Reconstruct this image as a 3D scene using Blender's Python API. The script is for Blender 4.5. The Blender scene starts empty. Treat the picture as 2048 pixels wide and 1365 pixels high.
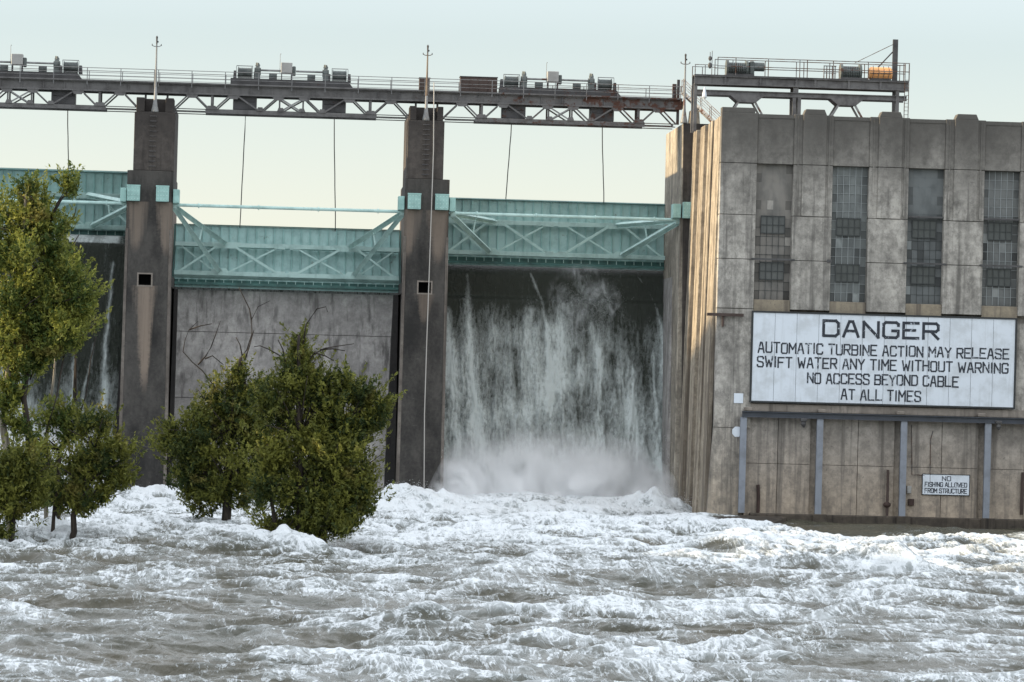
import bpy, math, random
import numpy as np
from mathutils import Vector, Matrix

scene = bpy.context.scene
COL = scene.collection
random.seed(7)
RNG = np.random.default_rng(11)

# ------------------------------------------------------------------ camera
F, W, H, CAMH = 6827.0, 2048, 1365, 10.0          # focal length in photo pixels, photo size, eye height (m)
YAW, PITCH, ROLL = math.atan((1024 - 570) / F), math.atan((765 - 682.5) / F), 0.0265
dv = Vector((math.sin(YAW) * math.cos(PITCH), math.cos(YAW) * math.cos(PITCH), math.sin(PITCH)))
r0 = Vector((math.cos(YAW), -math.sin(YAW), 0)); u0 = r0.cross(dv)
rv = math.cos(ROLL) * r0 + math.sin(ROLL) * u0
uv = -math.sin(ROLL) * r0 + math.cos(ROLL) * u0
cam_data = bpy.data.cameras.new('camera')
cam = bpy.data.objects.new('camera', cam_data); COL.objects.link(cam)
cam_data.sensor_width = 36; cam_data.lens = F / W * 36
cam_data.clip_start = 1; cam_data.clip_end = 20000
M3 = Matrix((rv, uv, -dv)).transposed()
cam.matrix_world = Matrix.Translation((0, 0, CAMH)) @ M3.to_4x4()
scene.camera = cam

def at(u, v, Y):
    """world point on the plane y = Y that a photo pixel falls on"""
    x = (u - W / 2) / F; y = -(v - H / 2) / F
    D = dv + x * rv + y * uv
    t = Y / D.y
    return Vector((D.x * t, Y, CAMH + D.z * t))

# ------------------------------------------------------------------ light
SUN_EL, SUN_AZ = math.radians(12.5), math.radians(-88)   # azimuth from +Y towards +X
world = bpy.data.worlds.new('World'); scene.world = world; world.use_nodes = True
wn = world.node_tree.nodes; wl = world.node_tree.links
sky = wn.new('ShaderNodeTexSky'); sky.sky_type = 'NISHITA'; sky.sun_disc = False
sky.sun_elevation = SUN_EL; sky.sun_rotation = SUN_AZ
sky.air_density = 1.0; sky.dust_density = 0.6; sky.ozone_density = 1.5; sky.altitude = 200
bg = wn['Background']; bg.inputs['Strength'].default_value = 0.05
wl.new(sky.outputs[0], bg.inputs['Color'])
# haze over the sky, creamier towards the horizon; bright overhead part added as fill
tc = wn.new('ShaderNodeTexCoord'); sx = wn.new('ShaderNodeSeparateXYZ'); wl.new(tc.outputs['Generated'], sx.inputs[0])
rmp = wn.new('ShaderNodeValToRGB'); wl.new(sx.outputs[2], rmp.inputs[0])
els = rmp.color_ramp.elements
for k_, (p_, c_) in enumerate(((0.0, (.395, .370, .352)), (.10, (.285, .298, .302)), (.30, (.92, .94, .96)), (1.0, (1.05, 1.08, 1.13)))):
    e_ = els[k_] if k_ < 2 else els.new(p_)
    e_.position = p_; e_.color = (*c_, 1)
bg2 = wn.new('ShaderNodeBackground'); wl.new(rmp.outputs[0], bg2.inputs['Color']); bg2.inputs['Strength'].default_value = .8
addw = wn.new('ShaderNodeAddShader'); wl.new(bg.outputs[0], addw.inputs[0]); wl.new(bg2.outputs[0], addw.inputs[1])
wl.new(addw.outputs[0], wn['World Output'].inputs['Surface'])
sd = bpy.data.lights.new('sun', 'SUN'); sd.energy = 4.0; sd.angle = math.radians(0.6); sd.color = (1.0, 0.79, 0.50)
sun = bpy.data.objects.new('sun', sd); COL.objects.link(sun)
sdir = Vector((math.sin(SUN_AZ) * math.cos(SUN_EL), math.cos(SUN_AZ) * math.cos(SUN_EL), math.sin(SUN_EL)))
sun.rotation_euler = sdir.to_track_quat('Z', 'Y').to_euler(); sun.location = sdir * 300
scene.view_settings.view_transform = 'Standard'; scene.view_settings.look = 'None'
scene.view_settings.exposure = 0.95; scene.view_settings.gamma = 1.0
scene.cycles.volume_bounces = 5; scene.cycles.transparent_max_bounces = 24
scene.cycles.max_bounces = 8; scene.cycles.diffuse_bounces = 3; scene.cycles.volume_step_rate = 1.0

# ------------------------------------------------------------------ materials
class NT:
    def __init__(s, name):
        s.m = bpy.data.materials.new(name); s.m.use_nodes = True
        s.t = s.m.node_tree; s.n = s.t.nodes; s.b = s.n['Principled BSDF']; s.out = s.n['Material Output']
        s._pos = None
    def L(s, a, b): s.t.links.new(a, b)
    def set(s, sock, v):
        if hasattr(v, 'is_linked') or isinstance(v, bpy.types.NodeSocket): s.L(v, sock)
        else: sock.default_value = v
    def pos(s):
        if s._pos is None:
            s._pos = s.n.new('ShaderNodeNewGeometry').outputs['Position']
        return s._pos
    def scl(s, sc, off=(0, 0, 0)):
        mp = s.n.new('ShaderNodeMapping'); s.L(s.pos(), mp.inputs[0])
        mp.inputs['Scale'].default_value = sc; mp.inputs['Location'].default_value = off
        return mp.outputs[0]
    def noise(s, scale=1, sc=(1, 1, 1), detail=4, rough=.55, off=(0, 0, 0), dist=0):
        n = s.n.new('ShaderNodeTexNoise'); s.L(s.scl(sc, off), n.inputs['Vector'])
        n.inputs['Scale'].default_value = scale; n.inputs['Detail'].default_value = detail
        n.inputs['Roughness'].default_value = rough; n.inputs['Distortion'].default_value = dist
        return n.outputs['Fac']
    def sep(s):
        n = s.n.new('ShaderNodeSeparateXYZ'); s.L(s.pos(), n.inputs[0]); return n.outputs
    def rng(s, v, a, b, c=0., d=1., smooth=True):
        n = s.n.new('ShaderNodeMapRange'); n.clamp = True
        if smooth: n.interpolation_type = 'SMOOTHSTEP'
        s.set(n.inputs['Value'], v)
        for k, x in zip(('From Min', 'From Max', 'To Min', 'To Max'), (a, b, c, d)): n.inputs[k].default_value = x
        return n.outputs[0]
    def math(s, op, a, b=0.):
        n = s.n.new('ShaderNodeMath'); n.operation = op; s.set(n.inputs[0], a); s.set(n.inputs[1], b); return n.outputs[0]
    def mix(s, f, a, b):
        n = s.n.new('ShaderNodeMix'); n.data_type = 'RGBA'
        s.set(n.inputs[0], f)
        for k, v in ((6, a), (7, b)):
            s.set(n.inputs[k], (*v, 1) if isinstance(v, tuple) and len(v) == 3 else v)
        return n.outputs[2]
    def attr(s, name):
        n = s.n.new('ShaderNodeAttribute'); n.attribute_name = name; return n
    def bump(s, h, strength=.3, dist=.05):
        n = s.n.new('ShaderNodeBump'); s.L(h, n.inputs['Height'])
        n.inputs['Strength'].default_value = strength; n.inputs['Distance'].default_value = dist
        s.L(n.outputs[0], s.b.inputs['Normal'])
    def fin(s, col, rough=.8, metal=0., spec=.3):
        s.set(s.b.inputs['Base Color'], (*col, 1) if isinstance(col, tuple) else col)
        s.set(s.b.inputs['Roughness'], rough); s.b.inputs['Metallic'].default_value = metal
        s.b.inputs['Specular IOR Level'].default_value = spec
        return s.m

def concrete(name, light, mid, stain, amount=.5, top=None, bottom=None, warm=None, lift=0.):
    """weathered board-formed concrete: blotches, vertical run-off streaks, dark dirt near `top`, warm tint below `bottom`"""
    k = NT(name)
    big = k.noise(.22, detail=5, rough=.6)
    fine = k.noise(2.2, detail=8, rough=.7, off=(5, 3, 1))
    c = k.mix(k.rng(big, .35, .65), light, mid)
    if warm:
        z = k.sep()[2]
        c = k.mix(k.rng(k.math('ADD', z, k.math('MULTIPLY', big, 6)), bottom + 8, bottom - 4), c, warm)
    c = k.mix(k.rng(fine, .3, .75, 0, .5), c, stain)
    mid_n = k.noise(.9, sc=(1, 1, .8), detail=10, rough=.78, off=(13, 5, 2)); c = k.mix(k.rng(mid_n, .44, .62, 0, amount * .75), c, stain)
    streak = k.noise(1.0, sc=(1.7, 1.7, .07), detail=6, rough=.65)
    st = k.rng(streak, .62 - amount * .3, .80 - amount * .2)
    if top is not None:
        z = k.sep()[2]
        tz = k.rng(k.math('ADD', z, k.math('MULTIPLY', k.noise(.5, sc=(1, 1, .3), detail=6), 5)), top - 5, top + 3.2)
        st = k.math('MAXIMUM', k.math('MULTIPLY', st, .75), k.math('MULTIPLY', tz, .92))
    patch = k.rng(k.noise(.6, sc=(1, 1, .6), detail=8, rough=.72, off=(31, 7, 3)), .5, .66)
    st = k.math('MAXIMUM', st, k.math('MULTIPLY', patch, amount * .8))
    c = k.mix(st, c, stain)
    spots = k.rng(k.noise(5, detail=3, off=(9, 9, 9)), .64, .72, 0, .5)
    c = k.mix(spots, c, stain)
    board = k.noise(1, sc=(.3, .3, 4.5), detail=2)
    k.bump(k.math('ADD', k.math('MULTIPLY', board, .8), fine), .35, .04)
    return k.fin(c, .88, spec=.2)

def paint(name, col, dirt, rough=.55, amount=.3, rust=None, rustx=None, metal=0.):
    k = NT(name)
    n = k.noise(.9, detail=6, rough=.65)
    c = k.mix(k.rng(n, .42, .68, 0, amount + .25), col, dirt)
    s = k.rng(k.noise(1.6, sc=(2.2, 2.2, .14), detail=5), .52, .72, 0, amount)
    c = k.mix(s, c, dirt)
    if rust:
        r = k.noise(1.3, detail=8, rough=.75, off=(3, 8, 2))
        if rustx is not None:
            r = k.math('ADD', r, k.rng(k.sep()[0], rustx[0], rustx[1], -.16, .10, False))
        c = k.mix(k.rng(r, .54, .62) if rustx is not None else k.rng(r, .62, .68, 0, .6), c, rust)
    k.bump(k.noise(9, detail=3), .15, .02)
    return k.fin(c, rough, metal, .35)

M = {}
M['pier_low'] = None
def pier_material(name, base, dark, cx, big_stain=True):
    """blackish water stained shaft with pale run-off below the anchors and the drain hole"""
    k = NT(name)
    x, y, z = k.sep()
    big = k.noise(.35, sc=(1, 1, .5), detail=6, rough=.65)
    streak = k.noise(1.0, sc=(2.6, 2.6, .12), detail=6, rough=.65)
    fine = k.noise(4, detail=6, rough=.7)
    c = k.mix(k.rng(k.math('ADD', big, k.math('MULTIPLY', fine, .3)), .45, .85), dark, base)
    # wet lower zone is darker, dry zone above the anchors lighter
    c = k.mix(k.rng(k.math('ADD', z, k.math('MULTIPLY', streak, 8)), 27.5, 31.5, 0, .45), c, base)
    def runoff(x0, z0, w, ln, f):
        dx = k.math('ABSOLUTE', k.math('SUBTRACT', k.math('ADD', x, k.math('MULTIPLY', k.math('SUBTRACT', fine, .5), .5)), x0))
        t = k.rng(z, z0 - ln, z0, 0, 1, False)                       # 1 at the source, 0 at the end
        wid = k.math('MULTIPLY', k.math('ADD', t, .25), w)
        inx = k.rng(k.math('ADD', k.math('DIVIDE', dx, wid), k.math('MULTIPLY', k.math('SUBTRACT', streak, .5), 2.2)), 1.3, .3)
        return k.math('MULTIPLY', k.math('MULTIPLY', inx, k.rng(z, z0 + .1, z0)), k.math('MULTIPLY', k.rng(t, 0, .3), k.rng(streak, .25, .5, f * .5, f)))
    pale = (.24, .19, .15)
    c = k.mix((runoff(cx - .25, 16.9, .72, 9.0, .85) if big_stain else runoff(cx + .22, 16.9, .6, 2.6, .45)), c, pale)
    c = k.mix(runoff(cx - 1.25, 23.6, .85, 4.2, .55), c, pale)
    c = k.mix(runoff(cx + 1.2, 23.6, .8, 4.6, .6), c, pale)
    lines = k.rng(k.noise(1, sc=(.5, .5, 7), detail=5, rough=.7, off=(2, 2, 2)), .64, .7, 0, .35)
    c = k.mix(k.math('MULTIPLY', lines, k.rng(z, 26, 20)), c, (.3, .28, .26))
    k.bump(k.math('ADD', fine, streak), .35, .05)
    return k.fin(c, .8, spec=.25)

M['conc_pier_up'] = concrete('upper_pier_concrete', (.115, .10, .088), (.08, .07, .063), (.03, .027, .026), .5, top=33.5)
M['pier_edge'] = concrete('pier_edge_concrete', (.22, .195, .17), (.15, .13, .115), (.06, .052, .045), .5)
M['conc_edge'] = concrete('pale_edge_concrete', (.34, .30, .26), (.25, .22, .19), (.12, .105, .09), .35)
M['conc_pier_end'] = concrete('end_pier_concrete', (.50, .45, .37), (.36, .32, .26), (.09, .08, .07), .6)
M['conc_dark'] = concrete('dark_concrete', (.045, .042, .04), (.03, .028, .027), (.015, .014, .014), .4)
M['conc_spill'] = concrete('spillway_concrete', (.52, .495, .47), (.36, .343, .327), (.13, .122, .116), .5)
M['conc_house'] = concrete('powerhouse_concrete', (.54, .51, .46), (.38, .36, .325), (.085, .08, .073), .64, top=30.0, bottom=5.5, warm=(.42, .345, .26))
M['conc_side'] = concrete('powerhouse_side_concrete', (.50, .435, .34), (.38, .33, .26), (.12, .10, .08), .7)
M['conc_panel'] = concrete('recessed_concrete', (.40, .37, .335), (.29, .268, .24), (.10, .09, .08), .5, top=30.5, bottom=4, warm=(.46, .37, .275))
M['conc_tan'] = concrete('tan_sill_concrete', (.31, .265, .195), (.24, .21, .16), (.13, .11, .09), .4)
M['conc_base'] = concrete('wet_plinth_concrete', (.11, .09, .07), (.07, .06, .048), (.025, .022, .02), .5)
M['teal'] = paint('teal_gate_paint', (.47, .65, .61), (.27, .41, .385), .6, .35, (.16, .11, .07))
M['teal_skin'] = paint('teal_plate_paint', (.40, .585, .56), (.25, .40, .385), .6, .4, (.15, .12, .08))
M['teal_rib'] = paint('light_teal_edge', (.33, .56, .53), (.2, .36, .34), .5, .25)
M['teal_dark'] = paint('dark_teal_lip', (.07, .165, .15), (.035, .075, .066), .6, .5)
M['teal_pale'] = paint('pale_teal_paint', (.33, .53, .49), (.20, .34, .315), .6, .45)
M['steel'] = paint('grey_bridge_steel', (.135, .13, .128), (.06, .056, .055), .6, .45, (.075, .03, .018), (-5, 34))
M['steel_g'] = paint('gantry_steel', (.15, .145, .142), (.055, .05, .05), .6, .5, (.08, .04, .025), (20, 140))
M['dk_g'] = paint('dark_gantry_steel', (.085, .083, .083), (.035, .034, .034), .6, .4)
M['steel_lt'] = paint('light_grey_steel', (.26, .26, .255), (.12, .12, .118), .5, .35, (.11, .05, .03), (-30, 60))
M['steel_dk'] = paint('dark_steel', (.07, .068, .07), (.035, .034, .034), .6, .4, (.06, .026, .016), (-20, 45))
M['rail'] = paint('railing_steel', (.20, .20, .20), (.10, .10, .10), .55, .3, (.10, .05, .03), (-20, 40))
M['cabinet'] = paint('pale_cabinet_paint', (.34, .335, .32), (.22, .215, .205), .5, .3)
M['rust'] = paint('brown_rusty_plate', (.07, .05, .043), (.042, .028, .023), .8, .5)
M['rust_red'] = paint('red_brown_rust', (.055, .034, .028), (.03, .02, .017), .8, .6)
M['post_blue'] = paint('blue_grey_paint', (.225, .245, .28), (.13, .135, .15), .5, .3)
M['beam_dark'] = paint('dark_blue_beam', (.055, .062, .075), (.03, .033, .038), .55, .3)
M['machine'] = paint('grey_machine_paint', (.11, .125, .12), (.045, .047, .045), .55, .5, (.09, .035, .02), (0, 80))
M['orange'] = paint('orange_paint', (.85, .42, .16), (.55, .2, .06), .5, .45)
M['white'] = paint('white_sign_paint', (.64, .69, .745), (.46, .49, .51), .6, .35)
M['frame_blk'] = paint('black_frame_paint', (.025, .028, .03), (.04, .04, .04), .5, .2)
M['hole'] = NT('dark_hole').fin((.006, .006, .006), .95)
M['cable'] = NT('cable_steel').fin((.05, .05, .05), .5)
M['pale_pipe'] = NT('pale_pipe').fin((.42, .40, .37), .5)
def letters_mat():
    k = NT('worn_black_lettering')
    w = k.rng(k.noise(3.0, detail=6, rough=.75), .585, .63)
    return k.fin(k.mix(w, (.03, .035, .045), (.45, .49, .54)), .6)
M['letter'] = letters_mat()
def pane_mat():
    k = NT('wired_window_panes')
    a = k.attr('tint').outputs['Color']
    n = k.noise(1.1, sc=(1, 1, .5), detail=5)
    c = k.mix(k.rng(n, .4, .7, 0, .45), a, (.05, .055, .057))
    return k.fin(c, .5, spec=.25)
M['pane'] = pane_mat()
M['mullion'] = NT('window_bars').fin((.27, .29, .29), .6)
M['sash'] = NT('sash_bars').fin((.045, .05, .05), .5)

# ------------------------------------------------------------------ mesh helpers
class MB:
    def __init__(s): s.v = []; s.f = []
    def box(s, x0, x1, y0, y1, z0, z1):
        i = len(s.v)
        s.v += [(x0, y0, z0), (x1, y0, z0), (x1, y1, z0), (x0, y1, z0), (x0, y0, z1), (x1, y0, z1), (x1, y1, z1), (x0, y1, z1)]
        for q in ((0, 3, 2, 1), (4, 5, 6, 7), (0, 1, 5, 4), (1, 2, 6, 5), (2, 3, 7, 6), (3, 0, 4, 7)): s.f.append(tuple(i + a for a in q))
        return s
    def hexa(s, pts):
        i = len(s.v); s.v += [tuple(p) for p in pts]
        for q in ((0, 3, 2, 1), (4, 5, 6, 7), (0, 1, 5, 4), (1, 2, 6, 5), (2, 3, 7, 6), (3, 0, 4, 7)): s.f.append(tuple(i + a for a in q))
        return s
    def beam(s, p, q, w, h, up=(0, 1, 0)):
        """bar from p to q, width w across, depth h along `up`"""
        p, q, up = Vector(p), Vector(q), Vector(up)
        d = (q - p).normalized(); a = d.cross(up).normalized() * w / 2; b = a.cross(d).normalized() * h / 2
        return s.hexa([p - a - b, p + a - b, p + a + b, p - a + b, q - a - b, q + a - b, q + a + b, q - a + b])
    def tube(s, pts, rad, n=8, cap=True):
        pts = [Vector(p) for p in pts]
        rads = rad if isinstance(rad, (list, tuple)) else [rad] * len(pts)
        base = len(s.v)
        for k, p in enumerate(pts):
            d = (pts[min(k + 1, len(pts) - 1)] - pts[max(k - 1, 0)]).normalized()
            ref = Vector((0, 0, 1)) if abs(d.z) < .9 else Vector((1, 0, 0))
            a = d.cross(ref).normalized(); b = d.cross(a)
            for j in range(n):
                t = 2 * math.pi * j / n
                s.v.append(tuple(p + (a * math.cos(t) + b * math.sin(t)) * rads[k]))
        for k in range(len(pts) - 1):
            for j in range(n):
                j2 = (j + 1) % n
                s.f.append((base + k * n + j, base + k * n + j2, base + (k + 1) * n + j2, base + (k + 1) * n + j))
        if cap:
            s.f.append(tuple(base + j for j in range(n))[::-1]); e = base + (len(pts) - 1) * n
            s.f.append(tuple(e + j for j in range(n)))
        return s
    def prism(s, poly, y0, y1):
        """poly of (x, z), extruded along y"""
        i = len(s.v); n = len(poly)
        s.v += [(x, y0, z) for x, z in poly] + [(x, y1, z) for x, z in poly]
        s.f.append(tuple(range(i, i + n))); s.f.append(tuple(range(i + 2 * n - 1, i + n - 1, -1)))
        for k in range(n): s.f.append((i + k, i + n + k, i + n + (k + 1) % n, i + (k + 1) % n))
        return s
    def sphere(s, c, r, n=8, m=6):
        pts = [Vector(c) + Vector((0, 0, -r[2] * math.cos(math.pi * k / m))) for k in range(m + 1)]
        i = len(s.v)
        for k in range(m + 1):
            q = math.sin(math.pi * k / m) + 1e-3
            for j in range(n):
                t = 2 * math.pi * j / n
                s.v.append((c[0] + r[0] * q * math.cos(t), c[1] + r[1] * q * math.sin(t), pts[k].z))
        for k in range(m):
            for j in range(n): s.f.append((i + k * n + j, i + k * n + (j + 1) % n, i + (k + 1) * n + (j + 1) % n, i + (k + 1) * n + j))
        return s
    def build(s, name, mat, parent=None, local=False, bevel=0, smooth=False):
        off = Vector((0, 0, 0))
        if parent is not None and not local: off = Vector(parent.get('_o', (0, 0, 0)))
        me = bpy.data.meshes.new(name)
        me.from_pydata([tuple(Vector(v) - off) for v in s.v], [], s.f); me.update()
        o = bpy.data.objects.new(name, me); COL.objects.link(o)
        me.materials.append(mat)
        if parent is not None: o.parent = parent; o['_o'] = tuple(off)
        if smooth:
            for p in me.polygons: p.use_smooth = True
        fix_normals(me)
        if bevel:
            b = o.modifiers.new('bevel', 'BEVEL'); b.width = bevel; b.segments = 1; b.limit_method = 'ANGLE'
        return o

import bmesh
def fix_normals(me):
    bm = bmesh.new(); bm.from_mesh(me); bmesh.ops.recalc_face_normals(bm, faces=bm.faces[:]); bm.to_mesh(me); bm.free()

def np_mesh(name, verts, quads, mat, parent=None, attrs=None, smooth=True):
    off = np.array(parent.get('_o', (0, 0, 0)) if parent is not None else (0, 0, 0), dtype=np.float32)
    me = bpy.data.meshes.new(name)
    v = (np.asarray(verts, dtype=np.float32) - off); q = np.asarray(quads, dtype=np.int32); k = q.shape[1]
    me.vertices.add(len(v)); me.vertices.foreach_set('co', v.ravel())
    me.loops.add(q.size); me.loops.foreach_set('vertex_index', q.ravel())
    me.polygons.add(len(q)); me.polygons.foreach_set('loop_start', np.arange(0, q.size, k, dtype=np.int32))
    me.polygons.foreach_set('loop_total', np.full(len(q), k, dtype=np.int32))
    me.polygons.foreach_set('use_smooth', np.full(len(q), smooth))
    for a, val in (attrs or {}).items():
        val = np.asarray(val, dtype=np.float32)
        if val.ndim == 1:
            at_ = me.attributes.new(a, 'FLOAT', 'POINT'); at_.data.foreach_set('value', val)
        else:
            at_ = me.attributes.new(a, 'FLOAT_COLOR', 'POINT'); at_.data.foreach_set('color', val.ravel())
    me.update(); me.validate()
    me.materials.append(mat)
    o = bpy.data.objects.new(name, me); COL.objects.link(o)
    if parent is not None: o.parent = parent; o['_o'] = tuple(float(t) for t in off)
    return o

def tag(o, label=None, cat=None, group=None, kind=None):
    if label: o['label'] = label
    if cat: o['category'] = cat
    if group: o['group'] = group
    if kind: o['kind'] = kind
    return o
def thing(name, loc, label, cat, group=None):
    o = bpy.data.objects.new(name, None); COL.objects.link(o); o.location = loc; o['_o'] = tuple(loc)
    o.empty_display_size = .5
    return tag(o, label, cat, group)
def copy_tree(o, parent=None):
    c = o.copy(); COL.objects.link(c)
    if parent is not None: c.parent = parent
    for ch in [x for x in bpy.data.objects if x.parent == o]: copy_tree(ch, c)
    return c

# ------------------------------------------------------------------ numpy noise
class Perlin:
    def __init__(s, seed):
        r = np.random.default_rng(seed); s.p = r.permutation(4096).astype(np.int32)
        a = r.uniform(0, 2 * np.pi, 4096); s.gx, s.gy = np.cos(a).astype(np.float32), np.sin(a).astype(np.float32)
    def __call__(s, x, y):
        xi = np.floor(x).astype(np.int32); yi = np.floor(y).astype(np.int32)
        fx = (x - xi).astype(np.float32); fy = (y - yi).astype(np.float32)
        u = fx * fx * fx * (fx * (fx * 6 - 15) + 10); v = fy * fy * fy * (fy * (fy * 6 - 15) + 10)
        def g(ix, iy, dx, dy):
            h = s.p[(s.p[ix & 4095] + iy) & 4095]; return s.gx[h] * dx + s.gy[h] * dy
        a = g(xi, yi, fx, fy); b = g(xi + 1, yi, fx - 1, fy); c = g(xi, yi + 1, fx, fy - 1); d = g(xi + 1, yi + 1, fx - 1, fy - 1)
        return (a + u * (b - a)) * (1 - v) + (c + u * (d - c)) * v
PN = [Perlin(100 + i) for i in range(12)]

# ================================================================== WATER (the river below the dam)
GATE_X = (-21.77, 0.0, 21.77)
def sstep(a, b, x):
    t = np.clip((x - a) / (b - a), 0, 1); return t * t * (3 - 2 * t)

def river():
    xs = np.concatenate([np.arange(-46, -34, .6), np.arange(-34, 62, .12), np.arange(62, 84, .5)])
    ys = [88.0]
    while ys[-1] < 286: ys.append(ys[-1] + (.09 + max(0, ys[-1] - 125) * .0011))
    ys = np.array(ys)
    X, Y = np.meshgrid(xs, ys); X = X.astype(np.float32); Y = Y.astype(np.float32)
    wx = 2.2 * PN[0](X / 9, Y / 9) + .8 * PN[1](X / 3.1, Y / 3.1)
    wy = 2.2 * PN[2](X / 9 + 7, Y / 9) + .8 * PN[3](X / 3.1 + 5, Y / 3.1)
    A, B = X + wx, Y + wy
    def rid(n): return (1 - np.abs(n) * 2.0) - .55
    # intensity of the turbulence: strongest below the gates
    near = sstep(150, 268, Y)
    Hh = .70 * PN[4](A / 15, B / 13) + 1.05 * PN[5](A / 7.0, B / 5.2)
    s1 = rid(PN[6](A / 4.8, B / 3.6)); s2 = rid(PN[7](A / 2.5 + .3 * wx, B / 1.55)); s3 = rid(PN[8](A / 1.25, B / .85 + .4 * wy))
    s4 = rid(PN[9](A / .6, B / .48)); s5 = rid(PN[10](A / .28, B / .3))
    amp = .75 + .6 * PN[11](X / 17, Y / 22)
    small = (.55 * s1 + .42 * s2 + .20 * s3 + .07 * s4) * amp; chop = .85 * s1 + .85 * s2 + .38 * s3 + .1 * s4
    Hh += small + .012 * s5
    fine = s4
    quiet = sstep(33, 41, X) * sstep(229, 240, Y)              # slack water along the powerhouse
    Hh *= (1 - .55 * quiet)
    Hh *= .72 + .18 * near
    bumps = [  # photo pixel, distance, width, length, height
        (810, 262, 3.0, 4.5, 1.7), (1330, 266, 3.0, 3.0, 1.5), (1000, 262, 6, 3, .6), (240, 262, 5, 4, 1.2), (380, 264, 3, 3, .6),
        (440, 198, 2.0, 3, .95), (570, 196, 1.8, 3, .8), (1480, 205, 2.2, 3, .8), (1760, 186, 2.8, 3.0, 1.5), (1590, 187, 2.6, 3, .9),
        (1830, 185, 1.8, 3.5, .9), (1540, 128, 1.7, 1.8, 1.0), (1080, 225, 3.0, 4, .8), (840, 133, 1.6, 2, .9), (1240, 150, 1.6, 2, .7), (1480, 212, 3.0, 3, .8), (640, 160, 2, 2.5, .7), (1950, 205, 2.2, 3, .9), (1700, 150, 1.6, 2.2, .8), (20, 142, 1.4, 2, .8),
        (300, 215, 5, 6, .7), (120, 205, 4, 4, .7), (1250, 240, 5, 4, .5), (1500, 241, 3, 4, .5), (1900, 240, 3, 3, .5), (650, 232, 4, 6, .5)]
    froth = np.zeros_like(Hh)
    for u, yb, wx_, wy_, h in bumps:
        xb = at(u, 1000, yb).x
        dx = (X - xb + wx * .6) / wx_; dy = (Y - yb + wy * .6) / wy_
        g = np.exp(-(dx * dx + dy * dy))
        froth += h * g
        Hh += h * g * (.85 + .5 * PN[6](A / 1.3, B / 1.0))
    wake = np.zeros_like(Hh)
    for u, yb in ((22, 200), (112, 205), (92, 205), (140, 199), (100, 199), (22, 196), (452, 222), (602, 200), (560, 200), (640, 200), (590, 199), (670, 200)):
        xb = at(u, 1050, yb).x
        g = np.exp(-((X - xb) / .9) ** 2 - ((Y - yb - .4) / 1.3) ** 2); wake += g
        wake += .8 * np.exp(-((np.abs(X - xb) - .35 - .16 * (yb - Y)) / .45) ** 2) * sstep(yb + .5, yb - .5, Y) * sstep(yb - 9, yb - 2, Y)
    Hh += wake * (.10 + .25 * s3)
    # pile-up under the falls
    for gx, amp in ((21.77, .8), (-21.77, .8)):
        Hh += amp * np.exp(-((X - gx) / 9.5) ** 4) * sstep(258, 272, Y)
    # foam cover
    fo = .45 * PN[5](A / 8 + 3, B / 12) + .40 * PN[6](A / 3.2 + 9, B / 5) + .25 * PN[7](A / 1.3 + 4, B / 2.6)
    region = -.02 + .40 * sstep(176, 232, Y) * (1 - quiet) + .10 * sstep(-8, 12, X - (Y - 110) * .05)
    region -= .14 * np.exp(-(((X + 9) / 12) ** 2 + ((Y - 135) / 25) ** 2))
    region -= .95 * quiet * (1 - .8 * np.exp(-(((Y - 230) / 3) ** 2)))
    # water tears into foam on the crests, slides back dark in the hollows
    region += .30 * sstep(252, 264, Y) * (1 - quiet)
    fo = fo + region + .60 * chop + .04 * s5 + .35 * wake + .32 * np.clip(froth, 0, 1.2) + .35 * PN[5](A / 7.0, B / 5.2)
    nr, nc = X.shape
    V = np.stack([X, Y, Hh], -1).reshape(-1, 3)
    idx = np.arange(nr * nc).reshape(nr, nc)
    Q = np.stack([idx[:-1, :-1], idx[:-1, 1:], idx[1:, 1:], idx[1:, :-1]], -1).reshape(-1, 4)
    k = NT('white_water')
    foam = k.attr('foam').outputs['Fac']
    lace = k.noise(1.25, sc=(1, .26, 1), detail=5, rough=.58, dist=2.2)
    lace2 = k.noise(5.5, sc=(1, .22, 1), detail=3, rough=.55, off=(4, 4, 4), dist=1.2)
    web = k.rng(k.math('ABSOLUTE', k.math('SUBTRACT', lace, .5)), .05, .0)       # thin filaments of foam
    web2 = k.rng(k.math('ABSOLUTE', k.math('SUBTRACT', lace2, .5)), .05, .0)
    n0 = k.noise(.75, sc=(1, .22, 1), detail=6, rough=.6, off=(8, 1, 3), dist=1.2)
    web0 = k.rng(k.math('ABSOLUTE', k.math('SUBTRACT', n0, .5)), .07, .0)
    m = k.math('ADD', foam, k.math('MULTIPLY', k.math('SUBTRACT', lace, .5), .95))
    m = k.math('ADD', m, k.math('MULTIPLY', k.math('SUBTRACT', lace2, .5), .3))
    m = k.math('ADD', m, k.math('MULTIPLY', web0, .42))
    m = k.math('ADD', m, k.math('ADD', k.math('MULTIPLY', web, .42), k.math('MULTIPLY', web2, .14)))
    fm = k.rng(m, .42, 1.08)
    deep = k.mix(k.noise(.16, detail=4), (.095, .08, .052), (.05, .058, .048))
    aer = k.mix(k.rng(k.math('ADD', foam, k.math('MULTIPLY', k.math('SUBTRACT', lace, .5), .7)), -.1, .85), deep, (.235, .255, .25))      # air-filled water
    deep = aer
    frothy = k.mix(k.rng(m, .6, 1.35), (.38, .405, .41), (.635, .665, .68))
    k.bump(k.math('ADD', k.math('MULTIPLY', lace, .8), k.math('MULTIPLY', lace2, .15)), .9, .24)
    k.fin(k.mix(fm, deep, frothy), k.rng(fm, 0, 1, .22, .75, False), spec=.28)
    k.b.inputs['IOR'].default_value = 1.33
    o = np_mesh('water', V, Q, k.m, None, {'foam': fo.ravel()})
    tag(o, kind='structure')
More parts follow.
